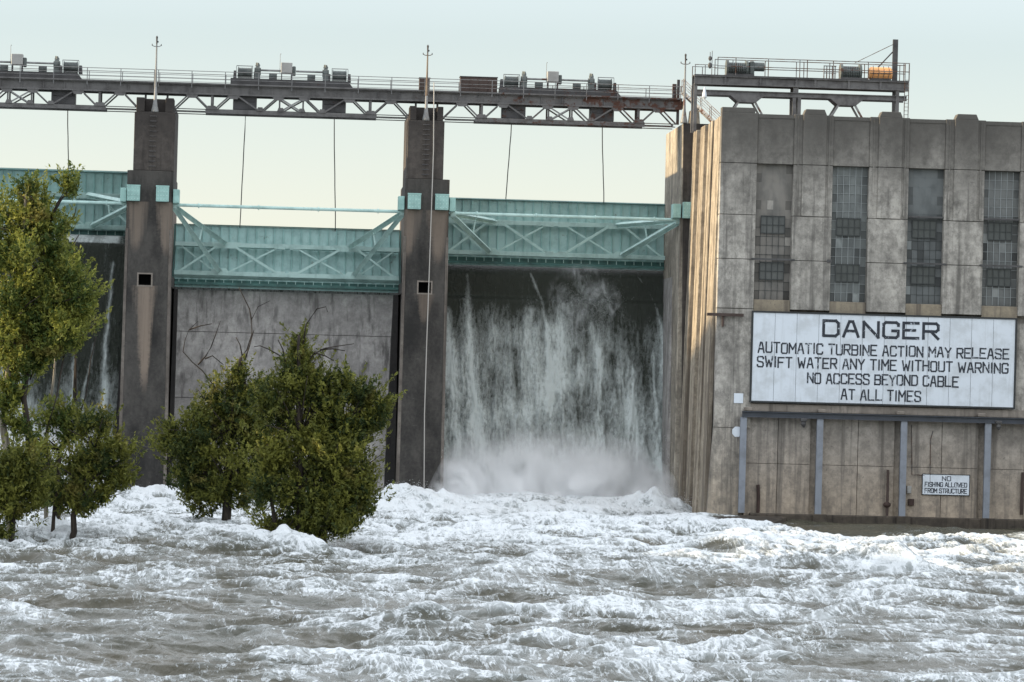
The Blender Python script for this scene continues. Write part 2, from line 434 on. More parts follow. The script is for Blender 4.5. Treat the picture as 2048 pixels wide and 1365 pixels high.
    # the calm rest of the river reaches far beyond the rapids
    MB().box(-4000, 4000, -3000, 300, -3.0, -1.6).build('river', k.m).__setitem__('kind', 'structure')
river()
def shade_ridge():
    # unseen left-bank ridge, added and shaped to keep low sun off river and walls
    xs = np.arange(-420, -55, 6.); ys = np.arange(-150, 620, 6.)
    X, Y = np.meshgrid(xs, ys)
    Z = (38 + 13 * sstep(238, 252, Y)) * sstep(-58, -125, X) + 8 * PN[0](X / 60, Y / 60) * sstep(-60, -110, X) + 5.5 * PN[1](X / 14, Y / 14) * sstep(-70, -110, X) - 2.5
    nr, nc = X.shape; idx = np.arange(nr * nc).reshape(nr, nc)
    k = NT('shade_ridge_green'); n = k.noise(.25, detail=8, rough=.7)
    k.bump(n, 1, 2); k.fin(k.mix(k.rng(n, .35, .65), (.035, .05, .018), (.07, .085, .03)), .9)
    o = np_mesh('shade_ridge', np.stack([X, Y, Z], -1).reshape(-1, 3), np.stack([idx[:-1, :-1], idx[:-1, 1:], idx[1:, 1:], idx[1:, :-1]], -1).reshape(-1, 4), k.m)
    tag(o, kind='structure')
shade_ridge()

# ================================================================== DAM PIERS
PC = (-32.66, -10.88, 10.88)          # pier centres
PY0, PY1 = 274.0, 291.0
def pier(cx, label, mirror, pipe=False):
    t = thing('concrete_pier', (cx, 282, 0), label, 'dam pier', 'concrete piers between the flood gates')
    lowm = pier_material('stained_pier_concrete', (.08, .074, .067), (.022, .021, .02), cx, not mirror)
    a0, a1 = (cx - 2.05, cx + 1.62) if not mirror else (cx - 1.58, cx + 2.0)
    e = .22
    b = MB()                                        # lower shaft, chamfered nose
    poly = [(a0 + e, PY0), (a1 - e, PY0), (a1, PY0 + .3), (a1, PY0 + 1.8), (a1 - .2, PY0 + 2.4), (a1 - .2, PY1), (a0 + .2, PY1), (a0 + .2, PY0 + 2.4), (a0, PY0 + 1.8), (a0, PY0 + .3)]
    def col(bm, poly, z0, z1, batter=0):
        i = len(bm.v); n = len(poly); mx = sum(p[0] for p in poly) / n
        bm.v += [(x + (batter if x > mx else -batter), y - batter, z0) for x, y in poly] + [(x, y, z1) for x, y in poly]
        bm.f.append(tuple(range(i, i + n))[::-1]); bm.f.append(tuple(range(i + n, i + 2 * n)))
        for q in range(n): bm.f.append((i + q, i + (q + 1) % n, i + n + (q + 1) % n, i + n + q))
    # drain hole: shaft built round it
    hx, hz = cx - .42 + (.62 if mirror else 0), 17.42
    col(b, poly, -4, hz - .44, .12); 
    col(b, poly, hz + .44, 26.15)
    mid = MB()
    mid.box(a0, hx - .5, PY0 + .001, PY1, hz - .44, hz + .44); mid.box(hx + .5, a1, PY0 + .001, PY1, hz - .44, hz + .44)
    mid.box(hx - .5, hx + .5, PY0 + 1.6, PY1, hz - .44, hz + .44)
    b.v_off = 0
    i = len(b.v); b.v += mid.v; b.f += [tuple(i + q for q in f) for f in mid.f]
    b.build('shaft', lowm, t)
    fr = MB()
    fr.box(hx - .62, hx - .5, PY0 - .03, PY0 + .5, hz - .56, hz + .56); fr.box(hx + .5, hx + .62, PY0 - .03, PY0 + .5, hz - .56, hz + .56)
    fr.box(hx - .5, hx + .5, PY0 - .028, PY0 + .5, hz + .44, hz + .55); fr.box(hx - .5, hx + .5, PY0 - .028, PY0 + .5, hz - .55, hz - .44)
    fr.build('drain_frame', M['conc_edge'], t)
    MB().box(hx - .49, hx + .49, PY0 + 1.2, PY0 + 1.59, hz - .43, hz + .43).build('drain_hole', M['hole'], t)
    # pale corner strips
    for xx in (a0, a1):
        s = 1 if xx == a1 else -1
        MB().hexa([(xx + s * .13 - .26 * (s > 0), PY0 - .14, -3), (xx + s * .13 + .26 * (s < 0), PY0 - .14, -3), (xx + s * .15 + .26 * (s < 0), PY0 + .6, -3), (xx + s * .15 - .26 * (s > 0), PY0 + .6, -3),
                   (xx + s * .012 - .22 * (s > 0), PY0 - .02, 21.5), (xx + s * .012 + .22 * (s < 0), PY0 - .02, 21.5), (xx + s * .03 + .22 * (s < 0), PY0 + .6, 21.5), (xx + s * .03 - .22 * (s > 0), PY0 + .6, 21.5)]).build('corner_strip', M['pier_edge'], t)
    # upper shaft and forked head
    u0_, u1_ = (cx - 1.6, cx + 1.62) if not mirror else (cx - 1.5, cx + 1.45)
    up = MB()
    up.box(u0_, u1_, PY0 + .05, PY0 + 2.4, 26.15, 30.85); up.box(u0_ + .24, u1_ - .24, PY0 + 2.4, PY1 - 1, 26.15, 31.9)
    up.box(u0_ + .12, cx - .83, PY0 + .08, PY0 + 2.39, 30.85, 32.0); up.box(cx + .83, u1_ - .12, PY0 + .08, PY0 + 2.39, 30.85, 32.0)
    up.box(cx - .83, cx + .83, PY0 + 1.0, PY0 + 2.38, 30.85, 31.97)
    up.build('upper_shaft', M['conc_pier_up'], t, bevel=.04)
    # rungs
    lx = cx - .1 + (.1 if mirror else 0)
    for k in range(11):
        z = 26.5 + k * .4
        MB().tube([(lx - .25, PY0 + .06, z), (lx - .25, PY0 - .12, z), (lx + .25, PY0 - .12, z), (lx + .25, PY0 + .06, z)], .032, 5).build('ladder_rung', M['steel_dk'], t)
    # gate anchor boxes
    for k, (x0, x1) in enumerate(((cx - 2.02, cx - .98), (cx + .3, cx + 1.32)) if not mirror else ((cx - 1.35, cx - .3), (cx + .85, cx + 1.93))):
        a = MB().box(x0, x1, PY0 - .45, PY0 - .001, 23.68, 24.93).build('anchor_box', M['teal_pale'], t, bevel=.03)
        bb = MB()
        for i in range(4):
            for j in range(4):
                bx, bz = x0 + .16 + i * (x1 - x0 - .32) / 3, 23.86 + j * .3
                bb.tube([(bx, PY0 - .45, bz), (bx, PY0 - .50, bz)], .045, 6)
        bb.build('bolt', M['teal'], a)
        pl = MB().box(x0 - .03, x1 + .03, PY0 - .48, PY0 - .45, 24.86, 24.96).build('cap_strip', M['teal_pale'], a)
    for s in (-1, 1):
        xx = (a1 if s > 0 else a0)
        MB().box(min(xx + s * .02, xx + s * .52), max(xx + s * .02, xx + s * .52), PY0 + .1, PY0 + 1.6, 23.62, 24.72).build('trunnion_bracket', M['teal_pale'], t, bevel=.03)
    # dark tapered slab on each pier side against the spillway
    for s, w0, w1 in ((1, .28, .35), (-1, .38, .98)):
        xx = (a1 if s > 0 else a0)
        MB().hexa([(xx, 278.5, -3), (xx + s * w1, 278.5, -3), (xx + s * w1, 288, -3), (xx, 288, -3), (xx, 284, 17), (xx + s * w0, 284, 17), (xx + s * w0, 288, 17), (xx, 288, 17)]).build('side_flank', M['conc_dark'], t)
    if pipe:
        pts = [at(868, 165, 273.6), at(867, 300, 273.6), at(858, 560, 273.55), at(853, 700, 273.5), at(849, 830, 273.5), at(848, 1000, 273.5)]
        MB().tube(pts, .045, 6).build('drain_pipe', M['pale_pipe'], t)
    return t
pier(PC[0], 'stained concrete pier at the far left end of the raised gate', False)
pier(PC[1], 'dark stained concrete pier with pale streak under its drain hole, left of the closed gate', False)
pier(PC[2], 'dark stained concrete pier with a thin pale pipe down its face, beside the waterfall', True, True)

def end_pier():
    t = thing('concrete_pier', (34, 282, 0), 'sunlit concrete end pier joined to the powerhouse side wall', 'dam pier', 'concrete piers between the flood gates')
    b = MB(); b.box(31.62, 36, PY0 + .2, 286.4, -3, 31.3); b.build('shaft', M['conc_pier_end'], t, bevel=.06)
    c = MB()
    c.hexa([(32.3, 273.95, -3), (34, 273.95, -3), (34, 274.19, -3), (32.3, 274.19, -3), (31.64, 274.1, 31.29), (34, 274.1, 31.29), (34, 274.19, 31.29), (31.64, 274.19, 31.29)])
    c.build('front_face', M['conc_pier_up'], t)
    d = MB(); d.hexa([(31.25, 276.5, -3), (31.9, 276.5, -3), (31.9, 288, -3), (31.25, 288, -3), (31.6, 279, 19), (31.9, 279, 19), (31.9, 288, 19), (31.6, 288, 19)])
    d.build('side_flank', M['conc_spill'], t)
    p = at(1352, 440, PY0); q = at(1366, 440, PY0)
    MB().box(30.95, 31.6, PY0 - .2, PY0 + 1.3, 23.62, 24.75).build('trunnion_bracket', M['teal_pale'], t, bevel=.03)
    a = MB().box(31.72, 32.6, PY0 - .55, PY0 + .1, 23.6, 24.9).build('anchor_box', M['teal_pale'], t, bevel=.03)
    bb = MB()
    for i in range(4):
        for j in range(4): bb.tube([(31.86 + i * .2, PY0 - .55, 23.8 + j * .3), (31.86 + i * .2, PY0 - .6, 23.8 + j * .3)], .04, 6)
    bb.build('bolt', M['teal'], a)
    MB().hexa([(32.2, 274.2, 31.3), (33.0, 274.2, 31.3), (33.0, 276, 31.3), (32.2, 276, 31.3), (32.3, 274.4, 32.4), (32.9, 274.4, 32.7), (32.9, 276, 32.7), (32.3, 276, 32.4)]).build('parapet_block', M['conc_side'], t)
end_pier()

# ================================================================== SPILLWAYS
def spill_y(z):
    """downstream face of the spillway: steep below the crest, sweeping out towards the toe"""
    s = np.clip((17.0 - z) / 17.0, 0, 1.2)
    return 285.2 - 4.2 * s ** 1.25 - 1.6 * np.clip((s - .75) / .3, 0, 1.5) ** 2
def spillway(cx, label, mat, x0=None, x1=None):
    t = thing('spillway', (cx, 283, 0), label, 'spillway', 'sloping spillway faces under the gates')
    x0 = cx - 9.1 if x0 is None else x0; x1 = cx + 9.1 if x1 is None else x1
    lifts = [(-3, 4.9), (4.94, 8.0), (8.04, 13.5), (13.54, 17.0)]
    for z0, z1 in lifts:
        b = MB(); n = 10
        zs = np.linspace(z0, z1, n)
        ring = []
        for z in zs:
            y = float(spill_y(z)); i = len(b.v)
            b.v += [(x0, y, z), (x1, y, z), (x1, 296, z), (x0, 296, z)]; ring.append(i)
        for a, c in zip(ring[:-1], ring[1:]):
            for q in range(4): b.f.append((a + q, a + (q + 1) % 4, c + (q + 1) % 4, c + q))
        b.f.append(tuple(ring[0] + q for q in (3, 2, 1, 0))); b.f.append(tuple(ring[-1] + q for q in range(4)))
        b.build('concrete_lift', mat, t)
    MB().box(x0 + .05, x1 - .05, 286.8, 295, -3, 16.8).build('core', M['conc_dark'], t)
    return t
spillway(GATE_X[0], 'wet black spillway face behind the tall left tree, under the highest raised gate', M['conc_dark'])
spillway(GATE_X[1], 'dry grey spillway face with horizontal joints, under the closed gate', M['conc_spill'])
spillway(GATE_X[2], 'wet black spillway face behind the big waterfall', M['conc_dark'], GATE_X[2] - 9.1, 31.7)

# ================================================================== RADIAL GATES
PIV_Y, PIV_Z, R = 275.2, 23.5, 11.0
A0, A1, AU, AL = (math.radians(a) for a in (-34.9, -5.6, -15.6, -30.6))
def arc(a, r=R): return (r * math.cos(a), r * math.sin(a))
def make_gate(loc, rot, label):
    t = thing('flood_gate', loc, label, 'flood gate', 'teal radial flood gates')
    hw = 9.36; N = 14
    b = MB(); ang = [A0 + (A1 - A0) * k / N for k in range(N + 1)]
    for a in ang:
        y, z = arc(a, R); y2, z2 = arc(a, R + .04); b.v += [(-hw, y, z), (hw, y, z), (hw, y2, z2), (-hw, y2, z2)]
    for k in range(N):
        i = 4 * k
        for q in range(4): b.f.append((i + q, i + (q + 1) % 4, i + 4 + (q + 1) % 4, i + 4 + q))
    b.f.append((3, 2, 1, 0)); b.f.append(tuple(4 * N + q for q in range(4)))
    b.build('skin_plate', M['teal_skin'], t, local=True)
    for k in range(26):
        x = -hw + .08 + (2 * hw - .16) * k / 25; r_ = MB()
        seg = [A0 + (A1 - A0) * j / 8 for j in range(9)]
        for j in range(8):
            p, q = seg[j], seg[j + 1]
            (y0, z0), (y1, z1), (y2, z2), (y3, z3) = arc(p, R - .18), arc(p, R), arc(q, R), arc(q, R - .18)
            r_.hexa([(x - .025, y0, z0), (x + .025, y0, z0), (x + .025, y1, z1), (x - .025, y1, z1), (x - .025, y3, z3), (x + .025, y3, z3), (x + .025, y2, z2), (x - .025, y2, z2)])
        r_.build('rib', M['teal_rib'], t, local=True)
    ey = MB()
    for s in (-1, 1):
        for j in range(8):
            p, q = A0 + (A1 - A0) * j / 8, A0 + (A1 - A0) * (j + 1) / 8
            (y0, z0), (y1, z1), (y2, z2), (y3, z3) = arc(p, R - .35), arc(p, R + .05), arc(q, R + .05), arc(q, R - .35)
            x0, x1 = s * (hw + .01), s * (hw + .11)
            x0, x1 = min(x0, x1), max(x0, x1)
            ey.hexa([(x0, y0, z0), (x1, y0, z0), (x1, y1, z1), (x0, y1, z1), (x0, y3, z3), (x1, y3, z3), (x1, y2, z2), (x0, y2, z2)])
    ey.build('edge_seal', M['teal_dark'], t, local=True)
    y, z = arc(A1, R - .1); MB().box(-hw, hw, y - .18, y + .2, z, z + .07).build('top_angle', M['teal_dark'], t, local=True)
    D = .95
    for nm, a in (('upper_girder', AU), ('lower_girder', AL)):
        g = MB(); y0, z0 = arc(a, R - D); y1, z1 = arc(a, R - .19)
        g.hexa([(-hw + .05, y0, z0 - .04), (hw - .05, y0, z0 - .04), (hw - .05, y1, z1 - .04), (-hw + .05, y1, z1 - .04), (-hw + .05, y0, z0 + .04), (hw - .05, y0, z0 + .04), (hw - .05, y1, z1 + .04), (-hw + .05, y1, z1 + .04)])
        g.box(-hw + .05, hw - .05, y0 - .07, y0 - .005, z0 - .17, z0 + .17)
        g.build(nm, M['teal'], t, local=True)
    # lip below the lower girder
    y0, z0 = arc(A0, R - .45); y1, z1 = arc(A0, R)
    MB().box(-hw, hw, y0, y1 - .19, z0 - .05, z0 + .16).build('bottom_beam', M['teal_dark'], t, local=True)
    lp = MB(); ya, za = arc(AL - math.radians(1.0), R - .21); yb, zb = arc(A0 + math.radians(1.1), R - .21)
    lp.hexa([(-hw, yb - .02, zb), (hw, yb - .02, zb), (hw, yb, zb), (-hw, yb, zb), (-hw, ya - .02, za), (hw, ya - .02, za), (hw, ya, za), (-hw, ya, za)]); lp.build('lip_plate', M['teal_dark'], t, local=True)
    lr = MB()
    for k in range(25):
        x = -hw + .45 + (2 * hw - .9) * k / 24
        lr.hexa([(x - .03, yb - .16, zb + .05), (x + .03, yb - .16, zb + .05), (x + .03, yb - .022, zb + .05), (x - .03, yb - .022, zb + .05), (x - .03, ya - .16, za), (x + .03, ya - .16, za), (x + .03, ya - .022, za), (x - .03, ya - .022, za)])
    lr.build('lip_rib', M['teal'], t, local=True)
    def P(x, a, d=D): y_, z_ = arc(a, R - d); return Vector((x, y_, z_))
    yu, zu = arc(AU, R - D); ylw, zlw = arc(AL, R - D)
    for s in (-1, 1):
        for (xa, aa, xb, ab, w) in ((9.0, AL, 5.7, AU, .17), (9.0, AU, 5.7, AL, .12), (4.6, AU, .6, AL, .19), (5.2, AL, .6, AU, .12)):
            br = MB(); dd = D + (.02 if w > .15 else -.13)
            br.beam(P(s * xa, aa, dd), P(s * xb, ab, dd), w, .09, (0, 1, 0)); br.build('brace', M['teal'], t, local=True)
        for (xj, aj, w) in ((5.15, AU, 1.35), (5.55, AL, 1.0)):
            c = P(s * xj, aj, D + .09)
            MB().prism([(c.x - w, c.z + .2), (c.x - w * .6, c.z - .3), (c.x + w * .6, c.z - .3), (c.x + w, c.z + .2)] if aj == AU else
                       [(c.x - w, c.z - .18), (c.x + w, c.z - .18), (c.x + w * .5, c.z + .38), (c.x - w * .5, c.z + .38)], c.y - .02, c.y + .012).build('gusset', M['teal'], t, local=True)
            hub = Vector((s * 9.25, 0, -.12 if aj == AL else -.02))
            end = P(s * xj, aj, D + .28)
            am = MB(); am.beam(hub, end, .34, .05, (0, 1, 0))
            dirv = (end - hub).normalized(); n1 = dirv.cross(Vector((0, 1, 0))).normalized()
            for e in (-1, 1): am.beam(hub + n1 * .17 * e, end + n1 * .17 * e, .05, .34, (0, 1, 0))
            am.build('gate_arm', M['teal'], t, local=True)
        h_up, h_lo = Vector((s * 9.25, 0, -.02)), Vector((s * 9.25, 0, -.12))
        p1 = h_up.lerp(P(s * 5.15, AU, D + .28), .55); p2 = h_lo.lerp(P(s * 5.55, AL, D + .28), .55)
        MB().beam(p1, p2, .16, .12, (1, 0, 0)).build('arm_strut', M['teal'], t, local=True)
        MB().tube([(s * 8.95, 0, 0), (s * 9.35, 0, 0)], .36, 14).build('trunnion_hub', M['teal'], t, local=True)
    for e in (-1, 1):
        MB().prism([(e * .2, zu - .26), (e * 1.1, zu - .2), (e * 1.1, zu + .2), (e * .2, zu + .2)], yu - .1, yu - .072).build('centre_gusset', M['teal'], t, local=True)
        MB().prism([(e * .15, zlw - .18), (e * 1.2, zlw - .18), (e * .8, zlw + .3), (e * .15, zlw + .3)], ylw - .1, ylw - .072).build('centre_gusset', M['teal'], t, local=True)
    tb = MB(); tb.tube([(-9.2, 0, .02), (9.2, 0, .02)], .13, 12)
    for x in (-7.2, -2.4, 2.4, 7.2): tb.tube([(x - .05, 0, .02), (x + .05, 0, .02)], .2, 12)
    tb.build('cross_tube', M['teal'], t, local=True)
    t.rotation_euler = (rot, 0, 0)
    return t
g0 = make_gate((GATE_X[1], PIV_Y, PIV_Z), 0, 'closed teal flood gate sitting low on the dry grey spillway')
g1 = copy_tree(g0); g1.location = (GATE_X[2] + .62, PIV_Y, PIV_Z); g1.rotation_euler = (math.radians(14.9), 0, 0)
g1['label'] = 'partly raised teal flood gate above the big waterfall'
g2 = copy_tree(g0); g2.location = (GATE_X[0], PIV_Y, PIV_Z); g2.rotation_euler = (math.radians(22.0), 0, 0)
g2['label'] = 'highest raised teal flood gate, partly hidden behind the tall left tree'

# ================================================================== HOIST BRIDGE
BY0, BY1 = 275.8, 277.9
ZB, ZD = 31.02, 33.45            # underside of bottom chord, deck top
def bridge(cx, label, last=False):
    t = thing('bridge_span', (cx, 277, ZB), label, 'hoist bridge', 'steel truss spans of the hoist bridge')
    x0, x1 = cx - 10.87, cx + (10.87 if not last else 9.9)
    d = MB(); d.box(x0, x1, BY0 - .35, BY1 + .35, 33.3, 33.42); d.build('deck', M['steel'], t)
    for y in (BY0, BY1):
        j = .004 * (y > BY0)
        g = MB(); g.box(x0, x1, y - .05, y + .05, 32.62, 33.3)
        g.box(x0, x1, y - .2, y + .2, 32.5 + j, 32.62); g.box(x0, x1, y - .16, y - .05, 33.2, 33.3)
        for k in range(int((x1 - x0) / 1.7)): g.box(x0 + .8 + k * 1.7, x0 + .86 + k * 1.7, y - .16, y - .05, 32.62, 33.2)
        g.build('top_girder', M['steel'], t)
        c = MB(); c.box(cx - 6.9, cx + 6.9, y - .14, y + .14, ZB, ZB + .1); c.box(cx - 6.9, cx + 6.9, y - .1, y + .1, ZB + .1, ZB + .34)
        c.build('bottom_chord', M['steel'], t)
        for s in (-1, 1):
            e = MB(); xe = cx + s * (9.35 if not (last and s > 0) else 9.4)
            e.beam((cx + s * 6.9, y, ZB + .06), (xe, y, ZB + .06), .07, .1); e.beam((cx + s * 6.9, y, ZB + .3), (xe, y, ZB + .3), .07, .1); e.build('end_rod', M['steel'], t)
            for (xa, za, xb, zb) in ((9.45, 31.3, 8.3, 32.45), (7.75, 32.45, 6.65, 31.4), (6.1, 31.4, 5.0, 32.45), (4.3, 32.45, 2.7, 31.4), (2.3, 31.4, 1.15, 32.45)):
                m = MB(); m.beam((cx + s * xa, y - .06, za), (cx + s * xb, y - .06, zb), .12, .1); m.build('diagonal', M['steel_lt' if y > BY0 else 'steel'], t)
            m = MB(); m.beam((cx + s * 1.0, y - .07 - .04 * s, 32.45), (cx - s * .75, y - .07 - .04 * s, 31.4), .12, .07); m.build('diagonal', M['steel_lt'], t)
            for xv, wv in ((6.38, .2), (.95, .13)):
                m = MB(); m.box(cx + s * xv - wv / 2, cx + s * xv + wv / 2, y - .05, y + .07, ZB + .33, 32.5); m.build('vertical', M['steel'], t)
            for xg, top in ((8.0, 1), (4.65, 1), (1.05, 1), (6.4, 0), (2.5, 0), (.85, 0)):
                if y > BY0: continue
                w = .5 if xg not in (.85, 2.5) else .3
                z0_, z1_ = (32.5, 32.2) if top else (ZB + .3, ZB + .6)
                g2_ = MB().prism([(cx + s * xg - w, z0_), (cx + s * xg + w, z0_), (cx + s * xg + w * .6, z1_), (cx + s * xg - w * .6, z1_)], y - .17, y - .145)
                g2_.build('gusset', M['steel'], t)
    for k in range(9):
        MB().box(cx - 10 + k * 2.5, cx - 9.85 + k * 2.5, BY0 + .06, BY1 - .06, 32.7, 33.25).build('floor_beam', M['steel_dk'], t)
    # blocks hanging under the two hoist drums
    for xo in (-3.75, 3.45):
        hb_ = MB(); hb_.box(cx + xo - .95, cx + xo + .95, BY0 + .25, BY1 - .15, 31.4, 32.6); hb_.box(cx + xo - .8, cx + xo + .8, BY0 + .17, BY0 + .25, 32.05, 32.15)
        hb_.build('sheave_housing', M['steel_dk'], t, bevel=.03)
    # machinery base
    b = MB(); b.prism([(cx - 4.95, 33.42), (cx + 4.95, 33.42), (cx + 4.55, 33.95), (cx - 4.95, 33.95)], BY0 + .2, BY1 - .2); b.build('machinery_base', M['steel_dk'], t)
    # railings, near and far
    for y in (BY0 - .3, BY1 + .3):
        r = MB()
        for z, rr in ((34.36, .028), (34.0, .022), (33.72, .018)): r.tube([(x0, y, z), (x1, y, z)], rr, 5)
        rl = r.build('railing', M['rail'], t)
        n = 9
        for k in range(n):
            xp = x0 + .15 + (x1 - x0 - .3) * k / (n - 1)
            MB().box(xp - .03, xp + .03, y - .03, y + .03, 33.0 if y < BY1 else 33.42, 34.36).build('railing_post', M['rail'], rl)
    # bearing posts over the pier on the left
    for xp in (x0 - .0 - .85, x0 + .9):
        MB().box(xp - .08, xp + .08, 276, 276.3, 31.98, 32.5).build('bearing_post', M['steel_dk'], t)
    return t
bridge(GATE_X[0], 'grey steel truss span of the hoist bridge over the tall left tree')
bridge(GATE_X[1], 'grey steel truss span of the hoist bridge over the closed gate')
bridge(GATE_X[2], 'rusting steel truss span of the hoist bridge over the waterfall gate', True)

def hoist(cx, label):
    t = thing('gate_hoist', (cx, 277.2, 33.95), label, 'gate hoist', 'gate hoists on the bridge deck')
    y = 276.9; zs = 34.72
    c = MB().box(cx - .92, cx + .0, y - .55, y + .35, 34.5, 35.36).build('control_cabinet', M['cabinet'], t, bevel=.03)
    lg = MB()
    for xx in (cx - .85, cx - .07):
        for yy in (y - .5, y + .3): lg.box(xx - .04, xx + .04, yy - .04, yy + .04, 33.95, 34.5)
    lg.build('cabinet_leg', M['steel_dk'], c)
    MB().box(cx + .0, cx + .28, y - .3, y + .2, 34.35, 35.1).build('brake_motor', M['machine'], t, bevel=.05)
    MB().tube([(cx - 1.0, y - .3, 34.5), (cx - 1.0, y - .3, 36.0), (cx - .95, y - .3, 36.08)], [.025, .02, .05], 6).build('antenna', M['steel_lt'], t)
    for s in (-1, 1):
        MB().tube([(cx + s * .3 - .4 * (s < 0), y, zs), (cx + s * 2.55, y, zs)], .085, 10).build('drive_shaft', M['steel_lt'], t)
        xg = cx + s * 2.75 - .05
        g = MB(); g.tube([(xg - .16, y, 34.6), (xg + .16, y, 34.6)], .56, 18); g.tube([(xg - .26, y, 34.62), (xg + .26, y, 34.62)], .3, 12)
        g.box(xg - .22, xg + .22, y - .5, y + .5, 33.95, 34.5); g.build('gear_wheel', M['machine'], t)
        x_in, x_out = cx + s * 3.25, cx + s * 4.4
        dm = MB(); n = 13
        for k in range(n):
            xa = x_in + (x_out - x_in) * k / n; xb = x_in + (x_out - x_in) * (k + .72) / n
            dm.tube([(xa, y, 34.45), (xb, y, 34.45)], .43 if k not in (0, n - 1) else .5, 14)
        dm.tube([(x_in, y, 34.45), (x_out, y, 34.45)], .37, 12); dm.build('cable_drum', M['machine'], t)
        xb = cx + s * 4.62
        MB().prism([(xb - .14, 33.95), (xb + .14, 33.95), (xb + .1, 34.6), (xb - .1, 34.6)], y - .35, y + .35).build('bearing_stand', M['steel_dk'], t)
        mt = MB(); xq = cx + s * 1.55
        mt.tube([(xq - .32, y + .35, 34.28), (xq + .32, y + .35, 34.28)], .26, 12); mt.box(xq - .3, xq + .3, y + .05, y + .65, 33.95, 34.06); mt.build('motor', M['machine'], t)
        cg = MB(); cg.box(cx + s * 3.2 - .02, cx + s * 3.2 + .02, y - .62, y - .58, 33.95, 35.0); cg.box(min(cx + s * 3.2, cx + s * 4.5), max(cx + s * 3.2, cx + s * 4.5), y - .62, y - .58, 34.94, 35.0)
        cg.box(cx + s * 4.5 - .02, cx + s * 4.5 + .02, y - .62, y - .58, 33.95, 34.939); cg.build('guard_frame', M['rail'], t)
        pw = MB(); pw.tube([(xg, y - .35, 35.0), (xg + .05, y - .3, 35.22), (xg - .1, y, 35.27)], .08, 6); pw.sphere((xg, y, 35.1), (.2, .22, .16)); pw.build('gear_cover', M['machine'], t)
        xm = cx + s * 3.0
        MB().box(xm - .1, xm + .1, y - .45, y + .45, 33.95, 34.55).build('bearing_stand', M['steel_dk'], t)
    return t
hoist(GATE_X[0] + .12, 'gate hoist with pale cabinet on the left bridge span, cut by the photo edge')
hoist(GATE_X[1], 'gate hoist with pale cabinet on the middle bridge span over the closed gate')
hoist(GATE_X[2] - .15, 'gate hoist with pale cabinet on the rusty span, over the waterfall')

for (u0p, v0p, u1p, v1p, lb) in ((135, 222, 137, 333, 'dark steel hoist cable above the tall left tree'), (491, 236, 480, 450, 'slanting dark steel hoist cable on the left of the closed gate'),
                                 (668, 241, 671, 455, 'near vertical dark steel hoist cable on the right of the closed gate'), (1023, 254, 1012, 392, 'slanting dark steel hoist cable on the left of the waterfall gate'),
                                 (1204, 262, 1208, 403, 'near vertical dark steel hoist cable on the right of the waterfall gate')):
    pts = []
    for k in range(9):
        f_ = k / 8; p = at(u0p + (u1p - u0p) * f_, v0p + (v1p - v0p) * f_, 279 + 7 * f_); p.x += .008 * math.sin(k * 2.1); pts.append(p)
    pts[0].z += .9; pts[-1].z -= .25
    o = MB().tube(pts, .04, 6).build('hoist_cable', M['cable']); tag(o, lb, 'cable', 'hoist cables of the flood gates')

def lamp(cx, ytop, label, zb=30.85, cone=True, rusty=False, y=PY0 + .3):
    t = thing('lamp_post', (cx, y, zb), label, 'lamp post', 'slim posts on the pier tops')
    pm = M['steel_lt'] if not rusty else paint('rusty_pole_paint', (.2, .16, .12), (.11, .07, .05), .6, .4)
    MB().tube([(cx, y, zb), (cx, y, zb + .12), (cx, y, zb + .55), (cx, y, zb + 1.1), (cx, y, zb + 2.0)], [.3, .3, .2, .12, .1], 12).build('base_cone', M['steel_lt'], t, smooth=True)
    MB().tube([(cx, y, zb + 2), (cx, y, ytop - .7)], [.1, .055], 8).build('pole', pm, t)
    a = MB(); a.tube([(cx - .36, y, ytop - .78), (cx - .2, y, ytop - .86), (cx + .2, y, ytop - .86), (cx + .36, y, ytop - .78)], .035, 6); a.build('cross_arm', pm, t)
    for s in (-1, 1): MB().tube([(cx + s * .36, y, ytop - .8), (cx + s * .36, y, ytop - .66)], [.05, .03], 6).build('insulator', M['steel_dk'], t)
    fn = MB(); fn.tube([(cx, y, ytop - .7), (cx, y, ytop - .25), (cx, y, ytop - .1), (cx, y, ytop)], [.055, .07, .09, .02], 8); fn.box(cx + .05, cx + .14, y - .04, y + .04, ytop - .55, ytop - .42)
    fn.build('finial', M['steel_dk'], t)
lamp(-10.88, 36.98, 'slim grey post on the forked head of the pier left of the closed gate')
lamp(10.83, 36.98, 'slim post with rusty pole on the pier beside the waterfall', rusty=True)
lamp(31.7, 36.95, 'thin grey post on the end pier next to the powerhouse', zb=31.3)

def cab(u0p, u1p, v0p, v1p, label, y0, y1, door=True):
    a = at(u0p, v1p, y0); b = at(u1p, v0p, y0)
    t = thing('rusty_cabinet', (a.x, y0, 33.42), label, 'cabinet', 'brown cabinets on the bridge deck')
    MB().box(a.x, b.x, y0, y1, 33.43, b.z).build('cabinet_body', M['rust'], t, bevel=.02)
    n = max(1, round((b.x - a.x) / .75))
    for k in range(n):
        w = (b.x - a.x) / n
        MB().box(a.x + k * w + .04, a.x + (k + 1) * w - .04, y0 - .025, y0, 33.5, b.z - .07).build('door_panel', M['rust'], t)
    MB().box(a.x - .04, b.x + .04, y0 - .05, y1 + .04, b.z, b.z + .05).build('roof_plate', M['steel_dk'], t)
cab(838, 860, 157, 186, 'narrow rusty brown cabinet on the bridge above the pier beside the waterfall', 276.3, 277.2)
cab(920, 995, 156, 188, 'wide rusty brown cabinet on the bridge left of the waterfall hoist', 276.2, 277.4)
